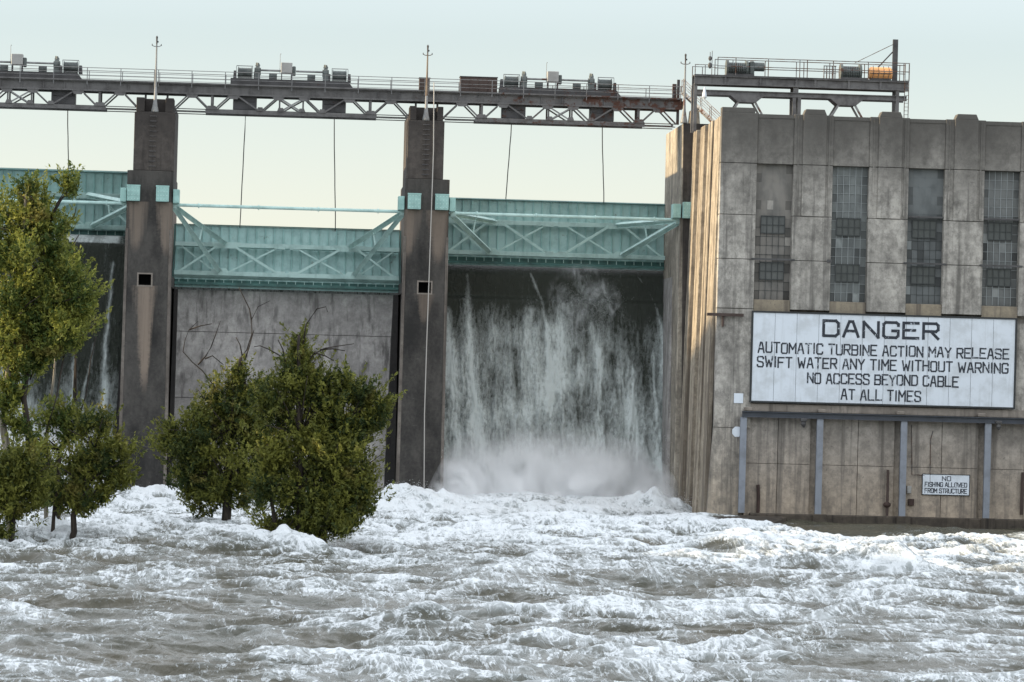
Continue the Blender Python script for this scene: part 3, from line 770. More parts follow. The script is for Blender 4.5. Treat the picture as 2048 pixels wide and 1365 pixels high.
# chain of small odds and ends at the bridge's right end
b = MB(); c = at(1357, 160, 276)
b.box(c.x - .1, c.x + .12, 275.9, 276.1, 31.3, c.z); b.box(c.x - .45, c.x - .14, 276.0, 276.4, 33.42, c.z - .35)
o = b.build('end_post', M['steel_dk']); tag(o, 'dark steel end post standing at the right end of the hoist bridge', 'post')

# ================================================================== STAIR between bridge and gantry
def stair():
    p0, p1 = at(1365, 178, 277), at(1440, 250, 270)
    t = thing('steel_stair', tuple(p1), 'grey steel stair running down from the bridge end beside the powerhouse corner', 'stair')
    for dy in (-.5, .5):
        MB().beam(p0 + Vector((0, dy, -.3)), p1 + Vector((0, dy, -.3)), .22, .06).build('stringer', M['steel_lt'], t)
        r = MB(); r.tube([p0 + Vector((0, dy, .75)), p1 + Vector((0, dy, .75))], .03, 6); r.tube([p0 + Vector((0, dy, .3)), p1 + Vector((0, dy, .3))], .022, 6)
        for k in range(5):
            q = p0.lerp(p1, k / 4) + Vector((0, dy, 0)); r.tube([q + Vector((0, 0, -.3)), q + Vector((0, 0, .75))], .028, 5)
        r.build('handrail', M['rail'], t)
    s = MB()
    for k in range(12):
        q = p0.lerp(p1, (k + .5) / 12); s.box(q.x - .13, q.x + .13, q.y - .46, q.y + .46, q.z - .28, q.z - .24)
    s.build('tread', M['steel'], t)
stair()

# ================================================================== POWERHOUSE
FY = 256.0                     # plane of the pilaster faces
HX0, HX1 = 32.45, 66.0
BAYS = [at(u, 470, FY).x for u in (1511, 1663, 1815, 1967)]
BW = at(1584, 470, FY).x - BAYS[0]
PIT = (BAYS[3] - BAYS[0]) / 3
BAYS.append(BAYS[3] + PIT)
def powerhouse():
    t = thing('powerhouse', (48, 270, 0), 'large grey concrete powerhouse with tall window bays and a sunlit side wall', 'powerhouse')
    D1 = .42                                       # depth of window bays behind the pilasters
    # core
    MB().box(HX0 + .4, HX1, FY + D1 + .3, 291, -3, 30.2).build('core', M['conc_panel'], t)
    zs = [(-1.5, 7.0), (7.04, 16.0), (16.04, 19.75), (19.79, 23.1), (23.14, 27.0), (27.04, 30.83)]
    edges = [(HX0, BAYS[0])] + [(BAYS[k] + BW, BAYS[k + 1]) for k in range(4)] + [(BAYS[4] + BW, HX1)]
    for k, (xa, xb) in enumerate(edges):
        p = MB()
        for z0, z1 in zs[2:]:
            top = z1 > 30
            ins = .0 if not top else .0
            if k == 0:
                la = HX0 - .0; 
                p.box(xa, xb - .02, FY, FY + D1 + .3, z0, z1)
            else:
                # stepped: broad flank and a raised centre strip in the upper part
                p.box(xa, xb, FY + .1, FY + D1 + .3, z0, z1)
                w = xb - xa
                if z0 > 23: p.box(xa + w * .22, xb - w * .19, FY - .06, FY + .098, z0, z1)
                else: p.box(xa + .012, xb - .012, FY, FY + .098, z0, z1)
        # cap above the parapet
        if k == 0: p.box(xa + .02, xb - .25, FY + .02, FY + 1.0, 30.83, 31.22)
        else:
            w = xb - xa
            p.prism([(xa + w * .22, 30.83), (xb - w * .19, 30.83), (xb - w * .25, 31.25), (xa + w * .28, 31.25)], FY - .03, FY + 1.0)
        p.build('pilaster', M['conc_house'], t, bevel=.025)
        if k:                                       # slim flutes beside the raised strip
            f = MB(); w = xb - xa
            for fx in (.09, .88): f.box(xa + w * fx, xa + w * fx + .1, FY + .04, FY + .097, 23.3, 30.7)
            f.build('flute', M['conc_house'], t)
    # spandrels over the windows
    for x in BAYS:
        MB().box(x + .003, x + BW - .003, FY + .2, FY + D1 + .32, 27.04, 30.70).build('spandrel', M['conc_house'], t, bevel=.02)
        MB().box(x + .003, x + BW - .003, FY + .12, FY + D1 + .32, 15.5, 16.75).build('window_sill', M['conc_tan'], t, bevel=.03)
    MB().box(HX0 + .5, HX1, FY + .15, FY + .9, 30.5, 30.78).build('parapet', M['conc_house'], t)
    # wall behind the danger sign and down to the plinth
    lw = MB(); lw.box(HX0, BAYS[0] - .02, FY + .002, FY + .7, 7.04, 16.0); lw.box(BAYS[0], HX1, FY + .35, FY + .8, 8.9, 15.48)
    lw.build('lower_wall', M['conc_house'], t)
    c0 = MB(); c0.hexa([(31.95, FY - .05, -2), (34.45, FY - .05, -2), (34.45, FY + .7, -2), (31.95, FY + .7, -2), (HX0, FY + .004, 7.0), (34.45, FY + .004, 7.0), (34.45, FY + .7, 7.0), (HX0, FY + .7, 7.0)]).build('corner_base', M['conc_house'], t)
    MB().box(34.45, HX1, FY + .02, FY + .7, 8.3, 8.9).build('ledge', M['conc_edge'], t, bevel=.04)
    px = [at(u, 930, FY).x for u in (1484, 1637, 1805, 1973)]
    px.append(px[3] + 6.3)
    for k in range(5):
        xa = px[k] + .25; xb = (px[k + 1] - .62) if k < 4 else HX1
        m = (xa + xb) / 2
        for (a, b_) in ((xa, m - .02), (m + .02, xb)):
            q = MB(); q.box(a, b_, FY + .3, FY + .8, -1, 4.35); q.box(a, b_, FY + .3, FY + .8, 4.38, 8.29)
            q.build('wall_panel', M['conc_panel'], t, bevel=.012)
    MB().box(34.5, HX1, FY + .9, FY + 1.3, -1, 8.29).build('recess_wall', M['conc_dark'], t)  # near-black colour puts the shade of the slots beside the posts into this wall
    pb = MB(); pb.box(35.3, HX1, FY - .75, FY + .3, -3, .62)
    for k in range(1, 5): pb.box(px[k] - .5, px[k] + .6, FY - .9, FY - .752, -3, .68)
    pb.build('plinth', M['conc_base'], t, bevel=.06)
    # side wall facing the gates: battered wall with vertical ribs, sunlit
    s = MB()
    s.hexa([(32.2, FY + .72, -3), (33.5, FY + .72, -3), (33.5, 274.1, -3), (32.2, 274.1, -3), (32.75, FY + .72, 30.3), (33.5, FY + .72, 30.3), (33.5, 274.1, 30.3), (32.75, 274.1, 30.3)])
    s.build('side_wall', M['conc_side'], t)
    for (ya, yb, out) in ((FY + .72, 258.6, .33), (259.6, 261.2, .22), (261.4, 262.6, .34), (264.0, 265.0, .22), (266.3, 268.9, .34), (269.2, 270.2, .2), (271.6, 273.9, .34)):
        r = MB()
        r.hexa([(32.2 - out, ya, -3), (32.4, ya, -3), (32.4, yb, -3), (32.2 - out, yb, -3), (32.78 - out, ya, 30.6), (32.95, ya, 30.6), (32.95, yb, 30.6), (32.78 - out, yb, 30.6)])
        r.build('side_rib', M['conc_side'], t, bevel=.03)
    # windows
    tints = [(.19, .178, .16), (.14, .152, .148), (.125, .135, .135), (.13, .136, .132), (.13, .136, .132)]
    for k, x in enumerate(BAYS):
        w = bpy.data.objects.new('window', None); COL.objects.link(w); w.parent = t
        rr = random.Random(40 + k)
        V, Q, T = [], [], []
        nx, nz = 6, 15
        cw, chh = BW / nx, (27.02 - 16.77) / nz
        y = FY + D1 + .25
        for i in range(nx):
            for j in range(nz):
                z = 16.77 + j * chh; xx = x + i * cw
                tint = np.array(tints[k]) * (.92 + .16 * rr.random())
                if j >= 9: tint = tint * (1.12 if k != 2 else 1.0)
                if k != 1 and j >= 10: tint = np.array(tints[k]) * 1.15                       # boarded upper half
                if i in (0, nx - 1) and rr.random() < .4: tint = tint * .62
                if rr.random() < (.13 if j < 8 else .05): tint = tint * rr.choice((.45, .55, .6, 1.9))
                n0 = len(V); tl = rr.uniform(-.012, .012); tw = rr.uniform(-.012, .012)
                V += [(xx, y - tl - tw, z), (xx + cw, y - tl + tw, z), (xx + cw, y + tl + tw, z + chh), (xx, y + tl - tw, z + chh)]
                Q.append((n0, n0 + 1, n0 + 2, n0 + 3)); T += [(*tint, 1)] * 4
        pn = np_mesh('pane', V, Q, M['pane'], None, {'tint': T}, False)
        pn.data.transform(Matrix.Translation((-48, -270, 0))); pn.parent = w
        g = MB()
        if k in (1, 3):
            for i in range(1, nx): g.box(x + i * cw - .022, x + i * cw + .022, y - .05, y - .02, 16.8, 27.0)
            for j in range(1, nz): g.box(x + .02, x + BW - .02, y - .046, y - .022, 16.77 + j * chh - .014, 16.77 + j * chh + .014)
        else:
            for i in range(1, nx): g.box(x + i * cw - .012, x + i * cw + .012, y - .04, y - .02, 16.8, 22.6)
            for j in range(1, 9): g.box(x + .02, x + BW - .02, y - .036, y - .022, 16.77 + j * chh - .012, 16.77 + j * chh + .012)
        go = g.build('mullion', M['mullion'] if k in (1, 3) else M['sash'], None)
        go.data.transform(Matrix.Translation((-48, -270, 0))); go.parent = w
        for zc in (22.45 - .0, 18.95):
            sm = MB(); xa, xb = x + BW * .16, x + BW * .83; za, zb = zc - .68, zc + .68
            sm.box(xa, xb, y - .16, y - .11, zb - .06, zb); sm.box(xa, xb, y - .16, y - .11, za, za + .06)
            for q in range(5): sm.box(xa + (xb - xa - .05) * q / 4, xa + (xb - xa - .05) * q / 4 + .05, y - .155, y - .1, za + .06, zb - .06)
            sm.box(xa, xb, y - .15, y - .105, zc - .05, zc)
            so = sm.build('sash', M['sash'], None); so.data.transform(Matrix.Translation((-48, -270, 0))); so.parent = w
            dk = MB().box(xa + .03, xb - .03, y - .1, y - .07, zc, zb - .05)
            dk.box(xa + .03, xb - .03, y - .1, y - .07, za + .05, zc - .04)
            do = dk.build('sash_glass', [M['glass_a'], M['glass_b']][1 if k in (1, 2, 3) and True else 0], None); do.data.transform(Matrix.Translation((-48, -270, 0))); do.parent = w
        br = MB()
        for zc in (20.9,):
            br.box(x - .25, x + BW + .25, FY - .06, FY + .02, zc - 1.15, zc - 1.02) if k in (0, 2, 3) else br.box(x - .3, x + .05, FY - .06, FY + .02, zc - 1.2, zc - .98)
        if k in (2, 3):
            so = MB().box(x, x + BW, FY + .2, FY + .5, 23.3, 23.42).build('transom', M['dk_g'], None); so.data.transform(Matrix.Translation((-48, -270, 0))); so.parent = w
        bo = br.build('lintel_bar', M['dk_g'], None); bo.data.transform(Matrix.Translation((-48, -270, 0))); bo.parent = w
M['glass_a'] = paint('dull_sash_glass', (.10, .105, .10), (.06, .065, .065), .35, .4)
M['glass_b'] = paint('dark_sash_glass', (.075, .082, .078), (.05, .055, .05), .35, .4)
powerhouse()

# ------------------------------------------------------------------ lettering
GL = {  # strokes on a unit cell
 'A': [[(0, 0), (.38, 1), (.62, 1), (1, 0)], [(.14, .36), (.86, .36)]], 'B': [[(0, 0), (0, 1), (.85, 1), (1, .88), (1, .62), (.88, .52), (0, .52)], [(.88, .52), (1, .4), (1, .12), (.85, 0), (0, 0)]],
 'C': [[(1, .8), (1, .9), (.85, 1), (.15, 1), (0, .88), (0, .12), (.15, 0), (.85, 0), (1, .1), (1, .2)]], 'D': [[(0, 0), (0, 1), (.82, 1), (1, .84), (1, .16), (.82, 0), (0, 0)]],
 'E': [[(1, 1), (0, 1), (0, 0), (1, 0)], [(0, .52), (.78, .52)]], 'F': [[(1, 1), (0, 1), (0, 0)], [(0, .52), (.78, .52)]],
 'G': [[(1, .8), (1, .9), (.85, 1), (.15, 1), (0, .88), (0, .12), (.15, 0), (.85, 0), (1, .12), (1, .45), (.6, .45)]], 'H': [[(0, 0), (0, 1)], [(1, 0), (1, 1)], [(0, .52), (1, .52)]],
 'I': [[(.5, 0), (.5, 1)]], 'L': [[(0, 1), (0, 0), (1, 0)]], 'M': [[(0, 0), (0, 1), (.5, .4), (1, 1), (1, 0)]], 'N': [[(0, 0), (0, 1), (1, 0), (1, 1)]],
 'O': [[(.15, 0), (0, .12), (0, .88), (.15, 1), (.85, 1), (1, .88), (1, .12), (.85, 0), (.15, 0)]], 'R': [[(0, 0), (0, 1), (.85, 1), (1, .88), (1, .6), (.85, .48), (0, .48)], [(.5, .48), (1, 0)]],
 'S': [[(1, .8), (1, .9), (.85, 1), (.15, 1), (0, .88), (0, .66), (.15, .54), (.85, .46), (1, .34), (1, .12), (.85, 0), (.15, 0), (0, .1), (0, .2)]], 'T': [[(0, 1), (1, 1)], [(.5, 0), (.5, 1)]],
 'U': [[(0, 1), (0, .12), (.15, 0), (.85, 0), (1, .12), (1, 1)]], 'W': [[(0, 1), (.22, 0), (.5, .62), (.78, 0), (1, 1)]], 'Y': [[(0, 1), (.5, .5), (1, 1)], [(.5, .5), (.5, 0)]],
}
def lettering(parent, text, x0, x1, z0, h, sw, y, gap=.34, space=.75, wob=.0, seed=1):
    widths = {'I': .25, 'M': 1.15, 'W': 1.25}
    adv = []; tot = 0
    for ch in text:
        w = space if ch == ' ' else widths.get(ch, 1.0); adv.append((ch, tot, w)); tot += w + (gap if ch != ' ' else 0)
    tot -= gap; k = (x1 - x0) / tot; b = MB(); n = 0; rr = random.Random(seed)
    for ch, a, w in adv:
        if ch == ' ': continue
        dz = rr.uniform(-wob, wob) * h; sc = 1 + rr.uniform(-wob, wob)
        for st in GL[ch]:
            for (p, q) in zip(st[:-1], st[1:]):
                P_, Q_ = [Vector((x0 + k * (a + w * c[0]), 0, z0 + dz + h * sc * c[1])) for c in (p, q)]
                d = (Q_ - P_).normalized() * sw * .42; n += 1
                yy = y - .006 - .0011 * (n % 9)
                b.beam(Vector((P_.x, yy, P_.z)) - d, Vector((Q_.x, yy, Q_.z)) + d, sw, .012, (0, 1, 0))
    return b.build('lettering', M['letter'], parent)
def danger_sign():
    x0, x1, z0, z1 = 35.22, 55.25, 9.1, 15.76
    t = thing('warning_sign', (45.2, FY - .1, z0), 'huge white danger sign with black lettering and black frame on the powerhouse wall', 'warning sign')
    p = MB(); n = 12; y = FY - .16; w = (x1 - x0) / n
    for k in range(n): p.box(x0 + k * w + .013, x0 + (k + 1) * w - .013, y + .004 * (k % 2), y + .05, z0, z1)
    p.build('panel', M['white'], t)
    MB().box(x0, x1, y + .052, y + .15, z0 + .02, z1 - .02).build('backing', M['frame_blk'], t)
    f = MB(); fw = .13
    f.box(x0 - fw, x1 + fw, y - .05, y + .14, z1, z1 + fw); f.box(x0 - fw, x1 + fw, y - .05, y + .14, z0 - fw, z0)
    f.box(x0 - fw, x0, y - .048, y + .14, z0, z1); f.box(x1, x1 + fw, y - .048, y + .14, z0, z1); f.build('frame', M['frame_blk'], t)
    hh = z1 - z0; ww = x1 - x0
    for (tx, a, b, top, bot, sw, gp) in (('DANGER', .268, .705, .073, .243, .215, .36), ('AUTOMATIC TURBINE ACTION MAY RELEASE', .022, .977, .340, .450, .115, .38),
                                 ('SWIFT WATER ANY TIME WITHOUT WARNING', .020, .975, .502, .612, .115, .38), ('NO ACCESS BEYOND CABLE', .212, .786, .672, .782, .115, .38), ('AT ALL TIMES', .342, .643, .845, .957, .115, .42)):
        lettering(t, tx, x0 + a * ww, x0 + b * ww, z1 - bot * hh, (bot - top) * hh, sw, y, gp, wob=.035 if sw < .15 else .01, seed=len(tx))
danger_sign()
def small_sign():
    a = at(1846, 1003, FY - .1); b = at(1940, 964, FY - .1)
    z0, z1 = 2.35, 3.85
    t = thing('notice_sign', (a.x, FY + .1, z0), 'small white notice board with black lettering low on the powerhouse wall', 'notice sign')
    MB().box(a.x, b.x, FY + .2, FY + .28, z0, z1).build('panel', M['white'], t)
    f = MB(); f.box(a.x - .05, b.x + .05, FY + .18, FY + .29, z1, z1 + .05); f.box(a.x - .05, b.x + .05, FY + .18, FY + .29, z0 - .05, z0); f.box(a.x - .05, a.x, FY + .182, FY + .29, z0, z1); f.box(b.x, b.x + .05, FY + .182, FY + .29, z0, z1)
    f.build('frame', M['frame_blk'], t)
    w = b.x - a.x
    lettering(t, 'NO', a.x + w * .42, a.x + w * .6, z0 + 1.06, .32, .055, FY + .2, .4)
    lettering(t, 'FISHING ALLOWED', a.x + w * .05, a.x + w * .95, z0 + .6, .32, .055, FY + .2, .4)
    lettering(t, 'FROM STRUCTURE', a.x + w * .05, a.x + w * .95, z0 + .13, .32, .055, FY + .2, .4)
small_sign()

# steel frame in front of the lower wall
def frame():
    t = thing('steel_portal', (45, FY - .2, .6), 'long dark beam on blue grey posts running under the danger sign', 'steel frame')
    b = MB(); b.box(34.55, HX1, FY - .45, FY - .05, 7.85, 7.93); b.box(34.55, HX1, FY - .3, FY - .2, 7.93, 8.24); b.box(34.55, HX1, FY - .45, FY - .05, 8.24, 8.3)
    b.build('beam', M['beam_dark'], t)
    for k, u in enumerate((1484, 1637, 1805, 1973)):
        x = at(u, 930, FY).x; m = MB()
        m.box(x - .24, x + .24, FY - .36, FY - .3, .63, 7.85); m.box(x - .24, x + .24, FY - .12, FY - .06, .63, 7.85); m.box(x - .05, x + .05, FY - .3, FY - .12, .63, 7.85)
        m.build('post', M['post_blue'], t)
    k = MB()
    for x in (35.0, 40.6, 46.6, 52.8): k.box(x - .3, x + .3, FY - .4, FY - .05, 8.32, 8.6)
    k.build('bracket', M['conc_edge'], t, bevel=.05)
frame()
# fittings on the powerhouse wall
def piece(name, label, cat, mb, mat, group=None, bevel=0):
    return tag(mb.build(name, mat, None, bevel=bevel), label, cat, group)
a = at(1410, 628, 257); b = at(1486, 631, FY)
m = MB().beam((a.x, FY - .25, b.z), (b.x, FY - .25, b.z), .22, .3, (0, 1, 0)); m.box(b.x - 1.6, b.x - 1.45, FY - .3, FY + .01, b.z - .9, b.z - .1)
piece('bracket_beam', 'rusty brown bracket beam sticking out left of the danger sign', 'beam', m, M['rust'])
for (u, v, r, lb) in ((1477, 797, .42, 'white square plate on the powerhouse corner, upper one of two'), (1474, 864, .42, 'rounded white plate on the powerhouse corner, lower one of two')):
    c = at(u, v, FY); n = 4 if v < 800 else 8
    pts = [(c.x + r * .95 * math.cos(2 * math.pi * (k + .5) / n), c.z + r * math.sin(2 * math.pi * (k + .5) / n)) for k in range(n)]
    if n == 4: pts = [(c.x + (p[0] - c.x) * 1.25, c.z + (p[1] - c.z) * 1.25) for p in pts]
    piece('wall_plate', lb, 'plate', MB().prism(pts, FY - .05, FY - .002), M['white'], 'white plates on the powerhouse corner', bevel=.015)
for (u, v, lb) in ((1607, 845, 'dark lamp hanging under the beam near the second blue grey post'), (1997, 850, 'dark lamp hanging under the beam at the right edge of the photo')):
    c = at(u, v, FY - .4)
    t = thing('wall_lamp', tuple(c), lb, 'lamp', 'lamps under the long beam')
    y = FY - .4
    MB().box(c.x - .24, c.x + .24, y - .2, y + .2, c.z + .05, c.z + .3).build('housing', M['dk_g'], t, bevel=.05)
    MB().tube([(c.x, y, c.z + .05), (c.x, y, c.z - .15), (c.x + .05, y, c.z - .4)], [.16, .2, .06], 8).build('shade', M['dk_g'], t)
    MB().box(c.x - .05, c.x + .05, y - .05, y + .05, c.z + .3, 7.86).build('stem', M['dk_g'], t)
def pipe_px(name, label, cat, pts, r, mat, y=FY + .12):
    return piece(name, label, cat, MB().tube([at(u, v, y) for u, v in pts], r, 8), mat)
pipe_px('wall_pipe', 'short red rusty pipe standing on the plinth between the first two blue posts', 'pipe', [(1516, 970), (1517, 990), (1516, 1026)], .13, M['rust_red'])
t = thing('valve_pipe', tuple(at(1774, 1030, FY + .1)), 'rusty upright pipe with valve at its foot beside the third blue post', 'pipe')
MB().tube([at(1776, 940, FY + .05), at(1775, 1000, FY + .05), at(1774, 1032, FY + .05)], .1, 8).build('pipe', M['rust'], t)
c = at(1774, 1010, FY); MB().sphere((c.x, FY, c.z), (.3, .22, .22)).build('valve', M['rust_red'], t)
pipe_px('conduit', 'thin grey conduit running down the wall to the small notice board', 'conduit', [(1866, 862), (1861, 880), (1860, 964)], .028, M['steel_dk'], FY + .22)
pipe_px('conduit', 'thin grey conduit looping from the white box beside the third blue post', 'conduit', [(1823, 850), (1824, 950), (1836, 950), (1850, 952)], .025, M['steel_dk'], FY + .22)
c = at(1819, 980, FY); piece('junction_box', 'small pale junction box right of the third blue post', 'box', MB().box(c.x - .16, c.x + .16, FY + .05, FY + .3, c.z - .28, c.z + .28), M['cabinet'], bevel=.02)
c = at(1823, 1005, FY); piece('rusty_box', 'small rusty brown box below the pale junction box', 'box', MB().box(c.x - .22, c.x + .22, FY + .05, FY + .3, c.z - .25, c.z + .25), M['rust_red'], bevel=.02)
pipe_px('wall_pipe', 'rusty pipe beside the wall at the right edge of the photo', 'pipe', [(2046, 945), (2044, 985), (2043, 1030)], .12, M['rust'])
# apron slab by the corner
a0_, a1_ = at(1400, 1032, 255), at(1556, 1050, 251)
piece('apron_slab', 'grey brown concrete apron slab half under water at the powerhouse corner', 'concrete slab',
      MB().hexa([(32.0, 250.2, -2), (36.6, 250.2, -2), (38.4, FY - .76, -2), (32.0, FY - .06, -2), (32.0, 250.8, .15), (36.4, 250.6, .12), (38.0, FY - .78, .42), (32.0, FY - .07, .5)]), M['conc_base'], bevel=.05)

# ================================================================== GANTRY over the powerhouse
def gantry():
    GY = 264.0
    X = lambda u, v=180: at(u, v, GY).x
    Z = lambda u, v: at(u, v, GY).z
    t = thing('gantry', (X(1600), GY + 1.5, 30.2), 'grey steel gantry platform on legs standing on the powerhouse roof', 'gantry')
    zt = Z(1600, 157); zg0 = Z(1600, 173.5); zl1 = Z(1600, 186); zl0 = Z(1600, 196)
    x0, x1 = X(1388), X(1816)
    for y in (GY, GY + 1.5):
        g = MB(); g.box(x0, x1, y - .05, y + .05, zg0, zt - .1); g.box(x0, x1, y - .2, y + .2, zt - .1, zt - .02); g.box(x0, x1, y - .2, y + .2, zg0 - .08, zg0)
        for u in (1450, 1520, 1592, 1630, 1697, 1760): g.box(X(u) - .08, X(u) + .08, y - .16, y - .052, zg0, zt - .1)
        g.build('upper_girder', M['steel_g'], t)
        l = MB(); l.box(x0 + .2, x1 - .1, y - .14, y + .14, zl0, zl0 + .08); l.box(x0 + .2, x1 - .1, y - .04, y + .04, zl0 + .08, zl1 - .06); l.box(x0 + .2, x1 - .1, y - .14, y + .14, zl1 - .06, zl1)
        l.build('lower_girder', M['steel_g'], t)
        for u in (1391, 1589, 1599, 1795):
            MB().box(X(u) - .13, X(u) + .13, y - .12, y + .11, 29.9, zg0 - .081 if u in (1391, 1795) else zl0).build('leg', M['steel_g'], t)
            if u in (1589,): MB().box(X(u) - .1, X(u) + .3, y - .11, y + .1, zl1, zg0 - .082).build('spacer', M['steel_g'], t)
        for u in (1494, 1694):
            c = X(u)
            MB().prism([(c - 1.3, zl0), (c + 1.3, zl0), (c + .7, zl0 - .5), (c - .7, zl0 - .5)], y - .16, y - .141).build('gusset', M['steel_g'], t)
            for s in (-1, 1):
                MB().beam((c + s * .55, y - .08, zl0 - .3), (c + s * 1.9, y - .08, 30.2), .16, .1).build('brace', M['steel_lt'], t)
    MB().box(x0, x1, GY - .22, GY + 1.7, zt - .018, zt + .05).build('deck', M['dk_g'], t)
    for y in (GY - .15, GY + 1.65):
        r = MB(); xr0, xr1 = X(1434), X(1818)
        for z in (zt + 1.42, zt + .75): r.tube([(xr0, y, z), (xr1, y, z)], .035, 6)
        r.tube([(x0, y, zt + .8), (xr0, y, zt + .8)], .03, 6)
        rl = r.build('railing', M['rail'], t)
        for u in (1434, 1470, 1535, 1598, 1613, 1665, 1735, 1806, 1817): MB().box(X(u) - .03, X(u) + .03, y - .03, y + .03, zt, zt + 1.42).build('railing_post', M['rail'], rl)
        for u in (1389, 1409): MB().box(X(u) - .03, X(u) + .03, y - .03, y + .03, zt, zt + .8).build('railing_post', M['rail'], rl)
    # ladder cage down the right end and small hooked lamp at the left end
    ld = MB()
    for u in (1808, 1816): ld.tube([(X(u), GY - .3, 30.3), (X(u), GY - .3, zt + 1.4)], .035, 5)
    for k in range(14): ld.tube([(X(1808), GY - .3, 30.5 + k * .3), (X(1816), GY - .3, 30.5 + k * .3)], .02, 5)
    ld.build('ladder', M['rail'], t)
    lp = MB(); xl = X(1408); lp.tube([(xl, GY - .4, zl1 + .2), (xl, GY - .4, zl1 - .3), (xl, GY - .4, zl0 - .2), (xl, GY - .4, zl0 - .4)], [.03, .16, .2, .05], 8); lp.build('lamp_shade', M['white'], t)
    MB().tube([(X(1422), GY - .2, zt), (X(1422), GY - .2, zt + 1.9)], .03, 6).build('mast_rod', M['rail'], t)
    fl = MB(); xf = X(1418); fl.sphere((xf, GY - .2, zt + 1.3), (.14, .1, .2)); fl.sphere((xf, GY - .2, zt + .75), (.16, .12, .25)); fl.tube([(xf, GY - .2, zt + .5), (xf, GY - .2, zt + 1.8)], .025, 6); fl.build('beacon', M['dk_g'], t)
    # things on the deck
    def winch(u0p, u1p, label, motor):
        xa, xb = X(u0p), X(u1p); y = GY + .75; w = thing('winch', ((xa + xb) / 2, y, zt + .05), label, 'winch', 'winches on the gantry deck')
        z = zt + .62; L_ = xb - xa
        d = MB(); n = 9
        for k in range(n): d.tube([(xa + L_ * .12 + L_ * .6 * k / n, y, z), (xa + L_ * .12 + L_ * .6 * (k + .7) / n, y, z)], .52, 16)
        d.build('drum', M['machine'], w)
        for xx in (xa + L_ * .06, xa + L_ * .76):
            MB().tube([(xx - .09, y, z + .05), (xx + .09, y, z + .05)], .66, 18).build('flange', M['machine'], w)
        MB().box(xa, xb, y - .75, y + .75, zt + .051, zt + .2).build('bed', M['dk_g'], w)
        if motor:
            MB().box(xb - .35, xb + .05, y - .4, y + .4, zt + .201, zt + 1.25).build('gearbox', M['machine'], w, bevel=.08)
            MB().tube([(xb + .06, y, zt + .85), (xb + .85, y, zt + .85)], .35, 12).build('motor', M['machine'], w)
    winch(1452, 1508, 'left winch with motor on the gantry deck', True)
    winch(1681, 1735, 'right winch on the gantry deck beside the orange tank', False)
    xa, xb = X(1740), X(1786); y = GY + .75
    w = thing('orange_tank', ((xa + xb) / 2, y, zt + .05), 'orange tank with black pipework at the right end of the gantry', 'tank')
    MB().tube([(xa, y, zt + .62), (xa + .12, y, zt + .62), (xb - .12, y, zt + .62), (xb, y, zt + .62)], [.38, .52, .52, .38], 16).build('tank_body', M['orange'], w, smooth=False)
    MB().box(xa + .1, xb - .1, y - .35, y + .35, zt + .051, zt + .25).build('cradle', M['dk_g'], w)
    pp = MB(); 
    for k in range(4): pp.tube([(xa + .2 + k * .4, y - .56, zt + .1), (xa + .3 + k * .42, y - .58, zt + .7), (xa + .25 + k * .4, y - .5, zt + 1.2)], .025, 5)
    pp.tube([(xa, y - .56, zt + .6), (xb, y - .57, zt + .62)], .03, 5); pp.build('pipework', M['dk_g'], w)
    xm = X(1793); yt = GY + 1.0
    w = thing('mast', (xm, yt, zt), 'dark steel mast with two stays at the right end of the gantry', 'mast')
    MB().box(xm - .2, xm + .2, yt - .12, yt + .12, zt + .06, Z(1793, 77)).build('column', M['dk_g'], w)
    MB().tube([(xm - .2, yt, Z(1788, 87)), (X(1713), yt, zt + 1.45)], .03, 6).build('stay', M['rail'], w)
    MB().beam((xm - .2, yt, Z(1788, 102)), (X(1740), yt, zt + .3), .1, .08).build('strut', M['dk_g'], w)
    tg = MB(); xg = X(1663)
    for k in range(5): tg.box(xg - .5 + k * .22, xg - .43 + k * .22, GY + 1.0, GY + 1.1, zt + .051, zt + 1.1)
    tg.box(xg - .5, xg + .5, GY + .98, GY + 1.12, zt + 1.1, zt + 1.16); tg.box(xg - .5, xg + .5, GY + .99, GY + 1.11, zt + .55, zt + .6)
    tag(tg.build('guard_rack', M['steel_lt']), 'pale barred guard rack left of the right winch on the gantry', 'guard')
gantry()

# ================================================================== TREES standing in the flood
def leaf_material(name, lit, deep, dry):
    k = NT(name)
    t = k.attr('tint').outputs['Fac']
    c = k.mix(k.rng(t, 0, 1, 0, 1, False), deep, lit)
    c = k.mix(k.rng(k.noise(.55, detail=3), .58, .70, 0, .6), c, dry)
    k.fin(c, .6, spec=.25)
    tr = k.n.new('ShaderNodeBsdfTranslucent'); k.L(c, tr.inputs[0])
    mx = k.n.new('ShaderNodeMixShader'); mx.inputs[0].default_value = .35
    k.L(k.b.outputs[0], mx.inputs[1]); k.L(tr.outputs[0], mx.inputs[2]); k.L(mx.outputs[0], k.out.inputs['Surface'])
    return k.m
M['leaf'] = leaf_material('willow_leaves', (.31, .32, .065), (.055, .09, .022), (.30, .24, .07))
M['leaf2'] = leaf_material('cypress_leaves', (.22, .225, .045), (.032, .052, .015), (.22, .18, .05))
def bark(name, c1, c2):
    k = NT(name); n = k.noise(2, sc=(3, 3, .6), detail=6); k.bump(n, .6, .05); return k.fin(k.mix(k.rng(n, .35, .65), c1, c2), .9)
M['bark_pale'] = bark('pale_bark', (.30, .27, .22), (.16, .14, .11))
M['bark_dark'] = bark('dark_bark', (.05, .04, .032), (.025, .02, .017))
